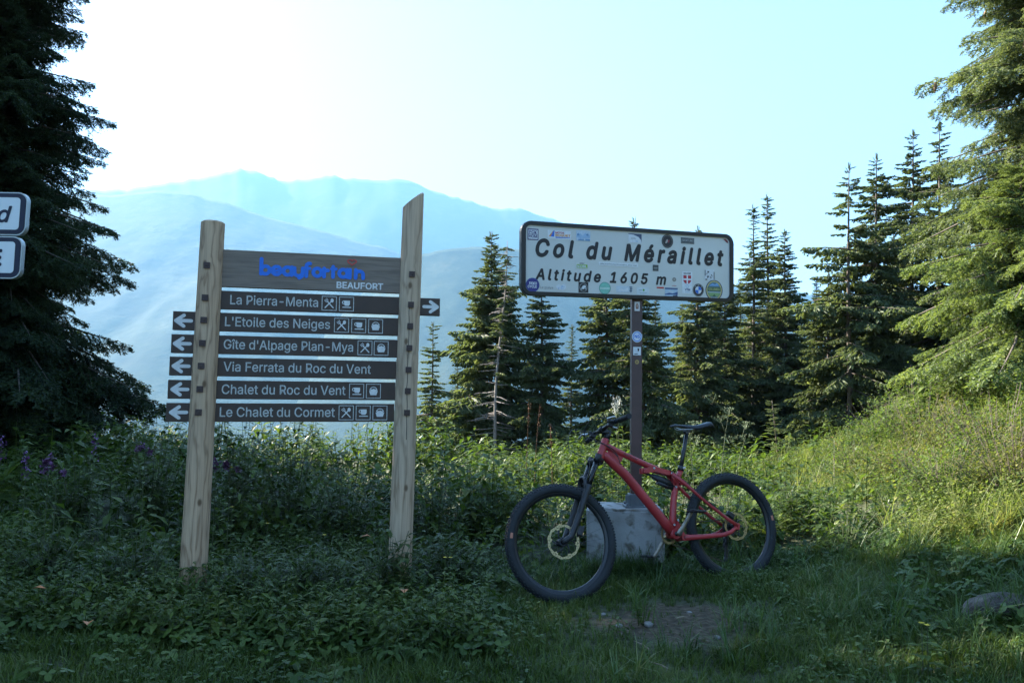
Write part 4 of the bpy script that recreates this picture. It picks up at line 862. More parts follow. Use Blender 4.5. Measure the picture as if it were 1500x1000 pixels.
def spruce_branch(seed, fine, wreal, hang=.35, n1=24, n2=4, dens=1.0):
    """a flat spruce spray of length 1 along +X; fine: separate needle tufts, else whole shoots"""
    r = np.random.default_rng(seed); P0, P1 = [], []
    axis = lambda t: np.array([t, .04 * math.sin(3 * t + seed), -.16 * t * t + .10 * max(0, t - .6) ** 1.2])
    for i in range(n1):
        t = .10 + .90 * (i + r.random() * .6) / n1
        b = axis(t); l = (.40 * (1 - t) ** .75 * min(1, .35 + t * 2.2) + .05) * r.uniform(.65, 1.15)
        for sg in (1, -1):
            if r.random() > dens: continue
            a = sg * r.uniform(.75, 1.1); dirv = np.array([math.cos(a), math.sin(a), -hang * r.uniform(.2, 1.3)]); dirv /= np.linalg.norm(dirv)
            e = b + dirv * l; P0.append(b); P1.append(e)
            for j in range(n2):
                u = .25 + .7 * (j + r.random()) / n2; bb_ = b + dirv * l * u
                for s2 in (1, -1):
                    a2 = a + s2 * r.uniform(.6, 1.0); l2 = l * .5 * (1 - u * .6) * r.uniform(.6, 1.2) + .015
                    d2 = np.array([math.cos(a2), math.sin(a2), -hang * r.uniform(.3, 2.0)]); d2 /= np.linalg.norm(d2)
                    P0.append(bb_); P1.append(bb_ + d2 * l2)
    for i in range(10): P0.append(axis(i / 10)); P1.append(axis((i + 1) / 10))
    P0, P1 = np.array(P0), np.array(P1)
    if not fine:
        k = len(P0); V1, F1 = strip_quads(P0, P1, np.full(k, wreal) * r.uniform(.7, 1.2, k), r.uniform(-.6, .6, k)); V2, F2 = strip_quads(P0, P1, np.full(k, wreal * .7), r.uniform(1.0, 2.1, k))
        return np.vstack([V1, V2]), np.vstack([F1, F2 + len(V1)])
    Vs, L = [], np.linalg.norm(P1 - P0, axis=1); D = (P1 - P0) / L[:, None]
    step = wreal * .5; A_, B_, Wd = [], [], []
    for p, d, l in zip(P0, D, L):
        n = max(2, int(l / step)); ts = (np.arange(n) + r.random(n)) / n
        side = np.cross(d, [0, 0, 1.0]); side /= np.linalg.norm(side) + 1e-9; upv = np.cross(side, d)
        for sg in (1, -1):
            q0 = p + d * (l * ts)[:, None]; ang = r.uniform(-.3, .9, n)
            nd_ = d * .75 + sg * side * np.cos(ang)[:, None] + upv * np.sin(ang)[:, None]; nd_ /= np.linalg.norm(nd_, axis=1, keepdims=True)
            A_.append(q0); B_.append(q0 + nd_ * (wreal * r.uniform(.8, 1.3, n))[:, None]); Wd.append(np.full(n, wreal * .19))
    A_, B_, Wd = np.vstack(A_), np.vstack(B_), np.concatenate(Wd)
    V1, F1 = strip_quads(A_, B_, Wd, r.uniform(0, 3.14, len(A_)))
    V2, F2 = strip_quads(P0, P1, np.full(len(P0), wreal * .22), r.uniform(-.5, .5, len(P0)))
    return np.vstack([V1, V2]), np.vstack([F1, F2 + len(V1)])
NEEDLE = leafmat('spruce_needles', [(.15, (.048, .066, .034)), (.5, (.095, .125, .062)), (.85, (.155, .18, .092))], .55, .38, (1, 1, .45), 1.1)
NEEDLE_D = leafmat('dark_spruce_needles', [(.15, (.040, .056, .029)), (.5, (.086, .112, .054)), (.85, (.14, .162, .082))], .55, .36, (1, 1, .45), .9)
NEEDLE_S = leafmat('shaded_spruce_needles', [(.15, (.010, .020, .010)), (.5, (.022, .038, .016)), (.85, (.044, .062, .024))], .55, .22, (1, 1, .45), .9)  # darker needle copy; shade of the left-hand trees is put into the colour
NEEDLE_L = leafmat('sunlit_bough_needles', [(.1, (.058, .088, .034)), (.5, (.110, .150, .058)), (.9, (.19, .225, .09))], .5, .42, (1, 1, .4), 1.4)  # lighter needle copy; sun on the right-hand boughs is put into the colour
BARK = paint('spruce_bark', (.105, .082, .066), .9, 0, .45, 12, bump=.8); DEADW = paint('bleached_dead_wood', (.21, .185, .165), .85, 0, .3, 14, bump=.5)
CONEM = paint('brown_spruce_cone', (.20, .11, .055), .7, 0, .3, 60)
_P = {}
def protos(fine):
    if fine not in _P:
        if fine == 2: _P[2] = [spruce_branch(100 + i, True, .021, .85, 18, 3) for i in range(4)]      # nearest tree
        elif fine == 1: _P[1] = [spruce_branch(200 + i, True, .030, .6, 14, 2) for i in range(4)]
        else: _P[0] = [spruce_branch(300 + i, False, .024, 1.0, 18, 3) for i in range(5)]
        _P[(fine, 's')] = [spruce_branch(400 + i + 10 * fine, fine > 0, .045, .5, 12, 2) for i in range(3)]
    return _P[fine], _P[(fine, 's')]
def spruce(name, label, px, top_y, Y, rad, fine=0, mat=None, lean=0.0, density=1.0, crown0=.04, group='spruce trees along the pass', droop=.18, seed=1, base_px=None, xy=None, height=None, cones=0, cat='tree', power=.76, sparse=0.0, lo=.5):
    r = np.random.default_rng(seed * 31 + 5)
    if xy is None:
        tp = at(px, top_y, Y); bx = at(base_px if base_px else px, 640, Y).x; by = Y; H = tp.z - gz(bx, by) ; lx = tp.x - bx
    else: bx, by = xy; H = height; lx = 0
    z0 = gz(bx, by) - .1
    root = thing(name, label, cat, (bx, by, z0), (0, 0, 0), group)
    tr = MB(); n = 14; tw = max(.015, H * .0085); PT = []
    wob = lambda t: Vector((lx * t ** 1.1 + .02 * H * .1 * math.sin(t * 7 + seed), .015 * H * .1 * math.cos(t * 6 + seed), t * H))
    tr.tube([wob(i / n) for i in range(n + 1)], [tw * (1 - i / n) ** .8 + .006 for i in range(n + 1)], 9)
    big, small = protos(fine); Vs, Fs, nv = [], [], 0
    zc = crown0; spacing = (.13 if H < 4 else .17 if fine == 0 else .22) / density
    while True:
        if zc > .985: break
        t = zc; L0 = max(rad * ((1 - t) / (1 - crown0)) ** power, .20 if H > 4 else .08)
        nb = int(r.integers(5, 8) if L0 > .5 else r.integers(5, 8)); a0 = r.random() * 6.28
        if sparse and r.random() < sparse * .4: nb = max(2, nb - 3)
        for b in range(nb):
            L = max(.13, L0 * r.uniform(lo, 1.15) * (1 + .22 * math.sin(zc * 37 + seed))); a = a0 + 6.283 * b / nb + r.uniform(-.35, .35)
            if sparse and r.random() < sparse * .35: continue
            pv_ = (small if L < .55 else big)[int(r.integers(0, 3))]
            tilt = (-.55 + .95 * (1 - t) + droop * r.uniform(.3, 1.4)) if t > .3 else (.12 + droop * r.uniform(.2, 1.6))
            M_ = rotz(a) @ roty(tilt * .75) * L; M_ = M_ @ np.diag([1, r.uniform(.8, 1.1), 1])
            c = wob(min(.985, t + r.uniform(-.5, .5) * spacing / H)); V = pv_[0] @ M_.T + np.array([c.x, c.y, c.z])
            Vs.append(V); Fs.append(pv_[1] + nv); nv += len(V)
            e = M_ @ np.array([.92, .0, -.12]); mid = M_ @ np.array([.5, .03, -.04])
            if L > .4: tr.tube([c, c + Vector(mid), c + Vector(e)], [.010 + .010 * L, .006 + .005 * L, .003], 4, 0, False)
        zc += spacing / H * (.62 + .78 * (1 - t)) * r.uniform(.8, 1.2)
    for k in range(3):
        pv_ = small[k]; L = min(.30, .04 * H) * (1 if k == 0 else .6); c = wob(.965 + .008 * k); M_ = rotz(k * 2.1) @ roty(-1.52 if k == 0 else -1.1) * L @ np.diag([1, .5, .5]); Vs.append(pv_[0] @ M_.T + np.array([c.x, c.y, c.z])); Fs.append(pv_[1] + nv); nv += len(pv_[0])
    tr.build('trunk', BARK, root, normals=False)
    me = mesh_np('crown', np.vstack(Vs), np.vstack(Fs)); link('crown', me, mat or NEEDLE, root)
    if cones:
        cm = MB(); prof = [(.0, 0)] + [(.018 * math.sin(math.pi * (.08 + .9 * i / 12)) ** .7 * (1 + .18 * (i % 2)), -.13 * i / 12) for i in range(13)]
        cm.lathe(prof, (0, 0, 0), (0, 0, 1), 10); cme = cm.mesh('cone'); pts = np.vstack(Vs)[:, :]
        cand = pts[(pts[:, 2] > H * .45) & (np.hypot(pts[:, 0], pts[:, 1]) > .3)]
        for k in range(cones):
            p = cand[int(r.integers(0, len(cand)))]; cl_ = p + r.normal(0, .03, 3)
            co = link('cone', cme, CONEM, root, tuple(cl_)); co.rotation_euler = (r.uniform(-.25, .25), r.uniform(-.25, .25), 0); co.scale = [r.uniform(.9, 1.3)] * 3
    return root
# the big dark tree at the left and unseen spruces added outside the frame to shade the signs
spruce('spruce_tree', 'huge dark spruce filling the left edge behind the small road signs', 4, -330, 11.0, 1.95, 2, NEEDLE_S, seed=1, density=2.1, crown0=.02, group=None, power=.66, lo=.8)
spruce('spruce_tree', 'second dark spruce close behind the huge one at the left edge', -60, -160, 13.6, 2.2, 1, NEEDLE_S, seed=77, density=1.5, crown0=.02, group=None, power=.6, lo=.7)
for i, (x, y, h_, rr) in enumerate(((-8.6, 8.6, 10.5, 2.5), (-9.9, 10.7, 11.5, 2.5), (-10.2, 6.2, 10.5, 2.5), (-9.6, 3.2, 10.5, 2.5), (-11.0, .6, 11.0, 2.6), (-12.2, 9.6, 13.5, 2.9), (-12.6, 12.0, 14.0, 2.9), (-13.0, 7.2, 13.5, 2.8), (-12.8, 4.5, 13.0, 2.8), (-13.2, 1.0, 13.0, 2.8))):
    spruce('spruce_tree', 'unseen dark spruce added to cast shade, outside the frame beyond the left edge', 0, 0, 0, rr, 0, NEEDLE_S, seed=40 + i, xy=(x, y), height=h_, group='unseen shade-casting spruces beyond the left edge', density=.95)
# trees across the middle: (label, top px, top py, depth, radius, kwargs)
MIDT = [
    ('small slender spruce right beside the tall wooden post, lowest of the group', 634, 466, 19, .72, dict(seed=2)),
    ('tall full spruce between the two signs, sunlit on its left', 720, 334, 22, 1.75, dict(seed=3, density=1.15)),
    ('dark spruce under the left end of the white sign', 794, 372, 21, 1.15, dict(seed=4, mat='D')),
    ('broad spruce behind the left side of the brown sign pole', 888, 352, 21, 1.35, dict(seed=5, base_px=893)),
    ('dark spruce directly behind the brown sign pole, tip peeping over the sign', 928, 314, 19, 1.05, dict(seed=6, base_px=950, mat='D', power=.7)),
    ('spruce with drooping boughs behind the bicycle saddle, tip just over the sign', 1022, 325, 22, 1.15, dict(seed=7)),
    ('shaded spruce hidden behind the right end of the white sign', 1061, 372, 24, 1.2, dict(seed=8, mat='D')),
    ('slim spire of the clump right of the sign, leftmost tip', 1103, 293, 25, 1.05, dict(seed=9, sparse=.5)),
    ('slim spire of the clump right of the sign, tallest middle tip', 1124, 278, 26, 1.2, dict(seed=10, sparse=.5)),
    ('dense dark spruce at the right of the clump, shortest of its three tips', 1150, 330, 24, 1.35, dict(seed=11, mat='D')),
    ('bushy lower spruce in front of the bare-trunked tall one', 1213, 385, 19, 1.05, dict(seed=12)),
    ('tall thin spruce with a bare visible trunk and sparse top', 1243, 234, 18, 1.05, dict(seed=13, sparse=1.1, density=.75, crown0=.12, power=.6)),
    ('tall spruce with a pale forked trunk right of the bare-trunked one', 1283, 220, 18.5, 1.25, dict(seed=14, sparse=.5)),
    ('tall dark spruce with a grey-green top, left of the pair by the bright tree', 1337, 186, 20, 1.25, dict(seed=15, mat='D', sparse=.6)),
    ('tall spruce just left of the huge right-hand tree, half hidden by bright boughs', 1376, 174, 19, 1.1, dict(seed=16, mat='D', sparse=.6)),
]
for (lab, px, ty, Y, rr, kw) in MIDT:
    kw = dict(kw)
    if kw.pop('mat', None) == 'D': kw['mat'] = NEEDLE_D
    spruce('spruce_tree', lab, px, ty, Y, rr * (1.5 if px < 1000 else 1.72), 0, **kw)
# dark wood behind the saddle, farther off
for i, (px, ty, Y, rr, lab) in enumerate(((1000, 440, 31, 1.6, 'dim spruce deep in the wood between the sign pole and the saddle'), (1085, 400, 33, 1.9, 'dim spruce deep in the wood straight above the rear wheel'), (1178, 455, 30, 1.7, 'dim spruce in the dark gap left of the bare-trunked tree'), (960, 425, 29, 1.7, 'dim spruce deep in the wood close right of the sign pole'), (1195, 400, 25, 1.5, 'dim spruce closing the gap between the clump and the bare-trunked tree'), (1045, 420, 30, 1.9, 'dim spruce deep in the wood over the saddle tail'), (1130, 410, 31, 2.0, 'dim spruce deep in the wood behind the clump of slim spires'), (1215, 415, 29, 1.9, 'dim spruce deep in the wood behind the bare-trunked tree'), (1262, 400, 26, 1.8, 'dim spruce deep in the wood between the two tallest trunks'), (838, 470, 30, 1.3, 'dim spruce in the gap below the middle of the white sign'), (1308, 330, 27, 1.7, 'dim spruce filling the gap among the tall right-hand trees'), (670, 520, 30, 1.1, 'dim low spruce behind the tall full one, next to the wooden post'))):
    spruce('spruce_tree', lab, px, ty, Y, rr, 0, NEEDLE_D, seed=60 + i, group='dim spruces farther back')
# the big tree at the right edge and an added lighter one standing in for its sunlit lower boughs
spruce('spruce_tree', 'huge spruce hung with brown cones at the right edge', 1540, -330, 10.5, 1.95, 2, NEEDLE, seed=21, density=1.7, crown0=.06, group=None, cones=46, power=.55, droop=.16)
spruce('spruce_tree', 'bright yellow-green added spruce for the sunlit lower boughs of the huge right-hand tree', 1496, 225, 9.6, 1.85, 2, NEEDLE_L, seed=22, density=1.5, crown0=.03, group=None, power=.6, droop=.25, lo=.4)
spruce('young_spruce', 'knee-high thin young spruce with sparse twigs, right of the bicycle', 1131, 577, 12.5, .52, 1, NEEDLE, seed=23, density=1.5, base_px=1142, group=None, sparse=.5)
# the dead tree
def dead_tree():
    tp = at(742, 352, 20.5); bx = at(716, 645, 20.5).x; z0 = gz(bx, 20.5) - .1; H = tp.z - z0; r = random.Random(3)
    root = thing('dead_spruce', 'dead leaning spruce with a bleached bare trunk and grey twigs', 'tree', (bx, 20.5, z0))
    lx = tp.x - bx; wob = lambda t: Vector((lx * (t ** .8) + .05 * math.sin(t * 9), .05 * math.cos(t * 7), t * H))
    tr = MB(); tr.tube([wob(i / 16) for i in range(17)], [.050 * (1 - i / 16) ** .8 + .006 for i in range(17)], 9); tr.build('trunk', DEADW, root)
    tw = MB()
    for k in range(150):
        t = r.uniform(.08, .97); L = (1.0 - .75 * t) * r.uniform(.35, 1.05); a = r.uniform(0, 6.283); c = wob(t)
        d = Vector((math.cos(a), math.sin(a), 0)); p1 = c + d * L * .5 + Vector((0, 0, -.06 * L)); p2 = c + d * L + Vector((0, 0, -.22 * L + .1 * r.random()))
        tw.tube([c, p1, p2], [.012, .009, .004], 4, 0, False)
        for j in range(5):
            u = r.uniform(.3, 1); b = c.lerp(p2, u); a2 = a + r.choice((-1, 1)) * r.uniform(.5, 1.1); l2 = L * .3 * r.uniform(.4, 1)
            tw.tube([b, b + Vector((math.cos(a2) * l2, math.sin(a2) * l2, -.25 * l2))], [.006, .003], 3, 0, False)
    tw.build('bare_branches', DEADW, root, normals=False)
    r2 = np.random.default_rng(8); Vs, Fs, nv = [], [], 0; sm = protos(0)[1]
    for k in range(60):
        t = r2.uniform(.5, .98); c = wob(t); M_ = rotz(r2.random() * 6.28) @ roty(r2.uniform(-.3, .5)) * (.25 + .5 * (1 - t)); p = sm[k % 3]
        Vs.append(p[0] @ M_.T + np.array(c)); Fs.append(p[1] + nv); nv += len(p[0])
    link('crown', mesh_np('crown', np.vstack(Vs), np.vstack(Fs)), NEEDLE_D, root)
dead_tree()
# ================================================================ LOW PLANTS
def leaf_t(L, wd, fold=.25, curl=.25):
    return np.array([[0, 0, 0], [L * .45, wd / 2, fold * wd / 2 - curl * L * .12], [L, 0, -curl * L * .5], [L * .45, -wd / 2, fold * wd / 2 - curl * L * .12], [L * .5, 0, -curl * L * .12]]), np.array([[0, 1, 2, 4], [0, 4, 2, 3]])
class Tmp:
    def __init__(s): s.V, s.F, s.n = [], [], 0
    def add(s, V, F): s.V.append(V); s.F.append(F + s.n); s.n += len(V)
    def get(s): return np.vstack(s.V), np.vstack(s.F)
def stem_t(h, r_, bend, seg=3):
    V, F = [], []
    for i in range(seg + 1):
        t = i / seg; c = np.array([bend[0] * t * t, bend[1] * t * t, h * t])
        for k in range(3): V.append(c + np.array([math.cos(k * 2.094), math.sin(k * 2.094), 0]) * r_ * (1 - .6 * t))
    for i in range(seg):
        for k in range(3): F.append([i * 3 + k, i * 3 + (k + 1) % 3, (i + 1) * 3 + (k + 1) % 3, (i + 1) * 3 + k])
    return np.array(V), np.array(F)
def herb_t(seed, h, nl, ll, lw, up=.4):
    r = np.random.default_rng(seed); T = Tmp(); bend = r.normal(0, .12 * h, 2); T.add(*stem_t(h, .0035, bend))
    for i in range(nl):
        t = .18 + .82 * i / (nl - 1); a = i * 2.4 + r.uniform(-.4, .4); sc = (1 - .45 * t) * r.uniform(.7, 1.2)
        V, F = leaf_t(ll * sc, lw * sc, .3, r.uniform(.1, .9)); M_ = rotz(a) @ roty(-(up * t + r.uniform(-.55, .30)))
        T.add(V @ M_.T + np.array([bend[0] * t * t, bend[1] * t * t, h * t]), F)
    return T.get()
def palm_t(seed, size):
    """a leaf with five pointed lobes on a stalk"""
    r = np.random.default_rng(seed); T = Tmp(); n = 7
    for s_ in range(n):
        h = size * r.uniform(.8, 1.9); a = s_ * 6.283 / n + r.uniform(-.4, .4); out = size * r.uniform(.5, 1.6); sz = size * r.uniform(.6, 1.05)
        T.add(*stem_t(h, .0025, (math.cos(a) * out, math.sin(a) * out), 2)); P = [np.zeros(3)]
        for k in range(21):
            th = -2.5 + 5.0 * k / 20; rr = sz * (.30 + .66 * abs(math.cos(th * 1.57)) ** 1.3 + (.06 if k % 2 else 0)) * (1 - .12 * abs(th)); P.append(np.array([rr * math.cos(th), rr * math.sin(th), -.18 * rr * rr / sz + .03 * sz * (k % 2)]))
        V = np.array(P); F = np.array([[0, k, k + 1, k + 2] for k in range(1, 20, 2)])
        M_ = rotz(a + r.uniform(-.5, .5)) @ roty(r.uniform(.1, .75)); T.add(V @ M_.T + np.array([math.cos(a) * out, math.sin(a) * out, h]), F)
    return T.get()
def tuft_t(seed, n, h, wd, spread, arch):
    r = np.random.default_rng(seed); T = Tmp()
    for i in range(n):
        a = r.random() * 6.283; L = h * r.uniform(.45, 1.1); ar = arch * r.uniform(.2, 1.3); b0 = r.normal(0, spread, 2); w_ = wd * r.uniform(.6, 1.2); V = []
        side = np.array([-math.sin(a), math.cos(a), 0]); c0 = np.array([b0[0], b0[1], 0])
        for k in range(4):
            t = k / 3; an = ar * t; c = c0 + np.array([math.cos(a) * L * t * math.sin(an * .9 + .12), math.sin(a) * L * t * math.sin(an * .9 + .12), L * t * math.cos(an)])
            ww = w_ * (1 - t ** 1.6) / 2 + .0002; V += [c + side * ww, c - side * ww]
        T.add(np.array(V), np.array([[0, 1, 3, 2], [2, 3, 5, 4], [4, 5, 7, 6]]))
    return T.get()
def bilb_t(seed, h, nl, ll):
    r = np.random.default_rng(seed); T = Tmp()
    for s_ in range(5):
        a = r.random() * 6.283; e = np.array([math.cos(a) * h * r.uniform(.2, .7), math.sin(a) * h * r.uniform(.2, .7), h * r.uniform(.6, 1.1)])
        T.add(*stem_t(e[2], .003, (e[0], e[1]), 2))
        for i in range(nl):
            t = r.uniform(.25, 1.05); p = np.array([e[0] * t * t, e[1] * t * t, e[2] * t]) + r.normal(0, .02, 3)
            V, F = leaf_t(ll * r.uniform(.6, 1.2), ll * .55 * r.uniform(.7, 1.2), .3, .3); T.add(V @ (rotz(r.random() * 6.283) @ roty(r.uniform(-.9, .6))).T + p, F)
    return T.get()
def scatter(name, temps, pos, sc, mat, label=None, zoff=0.0, seed=0, tilt=.12, zs=None):
    r = np.random.default_rng(seed); idx = r.integers(0, len(temps), len(pos)); Vs, Fs, nv = [], [], 0
    for k, (V, F) in enumerate(temps):
        P = pos[idx == k]; S_ = sc[idx == k]; n = len(P)
        if n == 0: continue
        a = r.random(n) * 6.283; c, s = np.cos(a), np.sin(a); tx, ty = r.normal(0, tilt, n), r.normal(0, tilt, n)
        X = (V[None, :, 0] * c[:, None] - V[None, :, 1] * s[:, None]); Y = (V[None, :, 0] * s[:, None] + V[None, :, 1] * c[:, None]); Z = np.repeat(V[None, :, 2], n, 0)
        if zs is not None: Z = Z * zs[idx == k][:, None]
        X = X + Z * tx[:, None]; Y = Y + Z * ty[:, None]
        W = np.stack([X, Y, Z], -1) * S_[:, None, None]; z = ground_h(P[:, 0], P[:, 1])
        W += np.stack([P[:, 0], P[:, 1], z + zoff], 1)[:, None, :]
        Vs.append(W.reshape(-1, 3)); Fs.append((F[None] + (np.arange(n) * len(V))[:, None, None] + nv).reshape(-1, 4)); nv += n * len(V)
    o = link(name, mesh_np(name, np.vstack(Vs), np.vstack(Fs)), mat); return tag(o, label, kind='stuff')
def region(n, x0, x1, y0, y1, seed, keep, wide=.74, pad=.5):
    r = np.random.default_rng(seed); P = np.stack([r.uniform(x0, x1, n), r.uniform(y0, y1, n)], 1)
    P = P[np.abs(P[:, 0]) < wide * P[:, 1] + pad]; k = keep(P[:, 0], P[:, 1]); return P[r.random(len(P)) < k]
yb = lambda x: 5.148 + (x - .338) * .41
dirt = lambda x, y: np.clip(np.exp(-(((x - .95) / .60) ** 2 + ((y - 4.62) / .48) ** 2) ** 2) + .6 * np.exp(-(((x - 1.0) / .42) ** 2 + ((y - 3.95) / .5) ** 2) ** 2) * (vnoise(x * 4, y * 4, 55) > .4), 0, 1)
def tall_ok(x, y):
    """where plants taller than the turf grow: behind the bicycle, behind and round the posts, and up the bank"""
    front = np.where((x > -.15) & (x < 1.95), yb(x) + .22, np.where(x <= -.15, 4.05 + .25 * np.sin(x * 2.3), np.maximum(3.3, 5.75 - (x - 1.95) * 1.3)))
    blk = (x > .40) & (x < 1.2) & (y > 5.5) & (y < 6.35)
    return sstep(front - .15, front + .35, y) * (~blk)
G1 = leafmat('turf_grass', [(.1, (.028, .050, .011)), (.45, (.062, .095, .019)), (.75, (.11, .145, .036)), (.95, (.17, .17, .075))], .42, .30)
G2 = leafmat('long_grass', [(.1, (.035, .065, .022)), (.5, (.065, .11, .035)), (.8, (.11, .155, .055)), (.97, (.24, .22, .11))], .38, .30)
H1 = leafmat('herb_leaves', [(.05, (.020, .038, .009)), (.4, (.052, .084, .018)), (.75, (.100, .138, .030)), (.98, (.14, .15, .04))], .5, .34)
H2 = leafmat('lobed_leaves', [(.1, (.024, .048, .010)), (.5, (.054, .092, .019)), (.85, (.098, .138, .032)), (.99, (.17, .13, .04))], .42, .28)
B1 = leafmat('bilberry_leaves', [(.05, (.055, .080, .022)), (.4, (.115, .150, .042)), (.7, (.19, .21, .065)), (.9, (.25, .22, .085)), (.99, (.26, .10, .04))], .45, .40)
P = region(60000, -4, 4.6, 2.2, 6.2, 1, lambda x, y: (1 - .93 * dirt(x, y)) * (.55 + .9 * vnoise(x * 3, y * 3, 4)))
scatter('grass', [tuft_t(500 + i, 7, .085, .0046, .012, .9) for i in range(6)], P, np.random.default_rng(2).uniform(.5, 1.25, len(P)) * (1 - .45 * dirt(P[:, 0], P[:, 1])), G1, 'short green turf of the foreground, thin round the bare patch', seed=3)
P = region(5200, -5.5, 6.5, 3.0, 11, 5, lambda x, y: np.clip(tall_ok(x, y), 0, 1) * (.12 + .88 * sstep(.5, .68, vnoise(x * 1.3, y * 1.3, 8))) * (1 - dirt(x, y)) * np.where((y > 6.3) & (x < 2), .25, 1) * np.where((y < 6.3) & (x < -.3), .45, 1))
scatter('long_grass', [tuft_t(520 + i, 22, .42, .0062, .03, 1.25) for i in range(6)], P, np.random.default_rng(6).uniform(.45, 1.05, len(P)), G2, 'tufts of long arching grass behind the bicycle and along the verge', seed=7)
# a fringe of grass against the block, the posts and the wheels
fr_ = np.random.default_rng(8); Pf = []
for (cx, cy, rx, ry, n) in ((.82, 5.60, .24, .025, 130), (.80, 5.62, .45, .05, 50), (1.72, 5.82, .45, .12, 34), (.25, 5.42, .45, .12, 26), (-1.87, 4.80, .14, .12, 14), (-.66, 5.06, .16, .14, 16), (2.3, 4.6, .8, .5, 60), (3.0, 4.2, .7, .5, 50), (2.55, 3.95, .22, .07, 40), (1.5, 4.0, .6, .3, 10), (-.5, 4.7, .5, .3, 26)):
    Pf.append(np.stack([fr_.normal(cx, rx, n), fr_.normal(cy, ry, n)], 1))
P = np.vstack(Pf); P = P[~((P[:, 0] > 0) & (P[:, 0] < 1.8) & (P[:, 1] > yb(P[:, 0]) - .12) & (P[:, 1] < yb(P[:, 0]) + .10))]
scatter('grass_fringe', [tuft_t(540 + i, 20, .24, .0052, .022, 1.2) for i in range(5)], P, fr_.uniform(.6, 1.3, len(P)), G2, 'grass tufts round the concrete block, posts and wheels', seed=9)
hh_f = lambda x, y: np.where((x < -.2) & (y > 5.6), 1.25, 1) * (.55 + .65 * sstep(4.6, 7.5, y)) * (.45 + 1.0 * vnoise(x * 1.1 + 4, y * 1.1, 12))
P = region(12500, -9, 6.5, 3.4, 14, 11, lambda x, y: tall_ok(x, y) * (.12 + 1.0 * sstep(.25, .75, vnoise(x * 1.4, y * 1.4, 14))) * np.clip(1.35 - .06 * y, .4, 1) * np.where((x < .1) & (y < 6), 1.6, 1) * np.where(x > 2.2 + .3 * np.maximum(y - 5.5, 0), .65, 1))
scatter('undergrowth', [herb_t(600 + i, .34, 10, .17, .078, .1) for i in range(6)] + [herb_t(620 + i, .42, 14, .13, .042, .3) for i in range(5)], P, hh_f(P[:, 0], P[:, 1]) * np.random.default_rng(12).uniform(.6, 1.2, len(P)), H1, 'dense leafy green undergrowth behind the signs and the bicycle', seed=13)
P = region(2300, -4.5, 3.4, 3.0, 7.0, 15, lambda x, y: np.clip(sstep(3.1, 4.7, y + .5 * (vnoise(x * 1.3, y * 1.3, 77) - .5)) * np.where((x > -.35) & (x < 2.2), tall_ok(x, y), 1) * sstep(.35, .6, vnoise(x * 1.5, y * 1.5, 21)) * np.where(x > 1.9, .45, 1), 0, 1))
P2 = region(1150, -4.2, -.05, 3.95, 5.6, 18, lambda x, y: .25 + .75 * sstep(.3, .6, vnoise(x * 1.7 + 9, y * 1.7, 51)))
P3 = region(420, 1.95, 3.4, 3.6, 6.4, 22, lambda x, y: sstep(.4, .7, vnoise(x * 1.9 + 3, y * 1.9, 61)))
sc_ = np.concatenate([np.random.default_rng(16).uniform(.5, 1.2, len(P)), np.random.default_rng(17).uniform(.55, 1.25, len(P2)), np.random.default_rng(18).uniform(.5, 1.1, len(P3))]); P = np.vstack([P, P2, P3])
scatter('broadleaf_cover', [palm_t(640 + i, .056) for i in range(6)], P, sc_, H2, 'lobed leaves covering the ground round the wooden posts', seed=17)
bank_k = lambda x, y: sstep(.1, .7, x - (2.3 + .2 * (y - 4)) - .25 * np.sin(y * 2)) * sstep(4.6, 5.6, y + (x - 3) * .3)
P = region(12000, 2.0, 11, 4.0, 15, 19, lambda x, y: bank_k(x, y) * (.45 + .7 * vnoise(x * 1.6, y * 1.6, 31)), .80, .4)
scatter('bilberry_cover', [bilb_t(660 + i, .26, 13, .030) for i in range(6)], P, np.random.default_rng(20).uniform(.6, 1.35, len(P)), B1, 'sunlit yellow-green bilberry bushes covering the bank at the right', seed=21)
# leaves lying low in the turf
P = region(3200, -4.5, -.1, 4.0, 5.9, 26, lambda x, y: .25 + .75 * sstep(.3, .6, vnoise(x * 1.4 + 2, y * 1.4, 71)))
scatter('low_herbs', [herb_t(690 + i, .26, 9, .12, .062, .1) for i in range(5)] + [herb_t(700 + i, .30, 12, .09, .034, .3) for i in range(4)], P, np.random.default_rng(27).uniform(.4, .95, len(P)), H1, 'nettle-like herbs round the feet of the wooden posts', seed=28)
P = region(5200, -4, 4.4, 2.3, 5.8, 23, lambda x, y: (1 - .9 * dirt(x, y)) * sstep(.35, .7, vnoise(x * 2, y * 2, 41)))
scatter('clover_cover', [herb_t(680 + i, .10, 7, .055, .034, .1) for i in range(5)], P, np.random.default_rng(24).uniform(.5, 1.1, len(P)), H2, 'small round leaves mixed into the turf', seed=25)
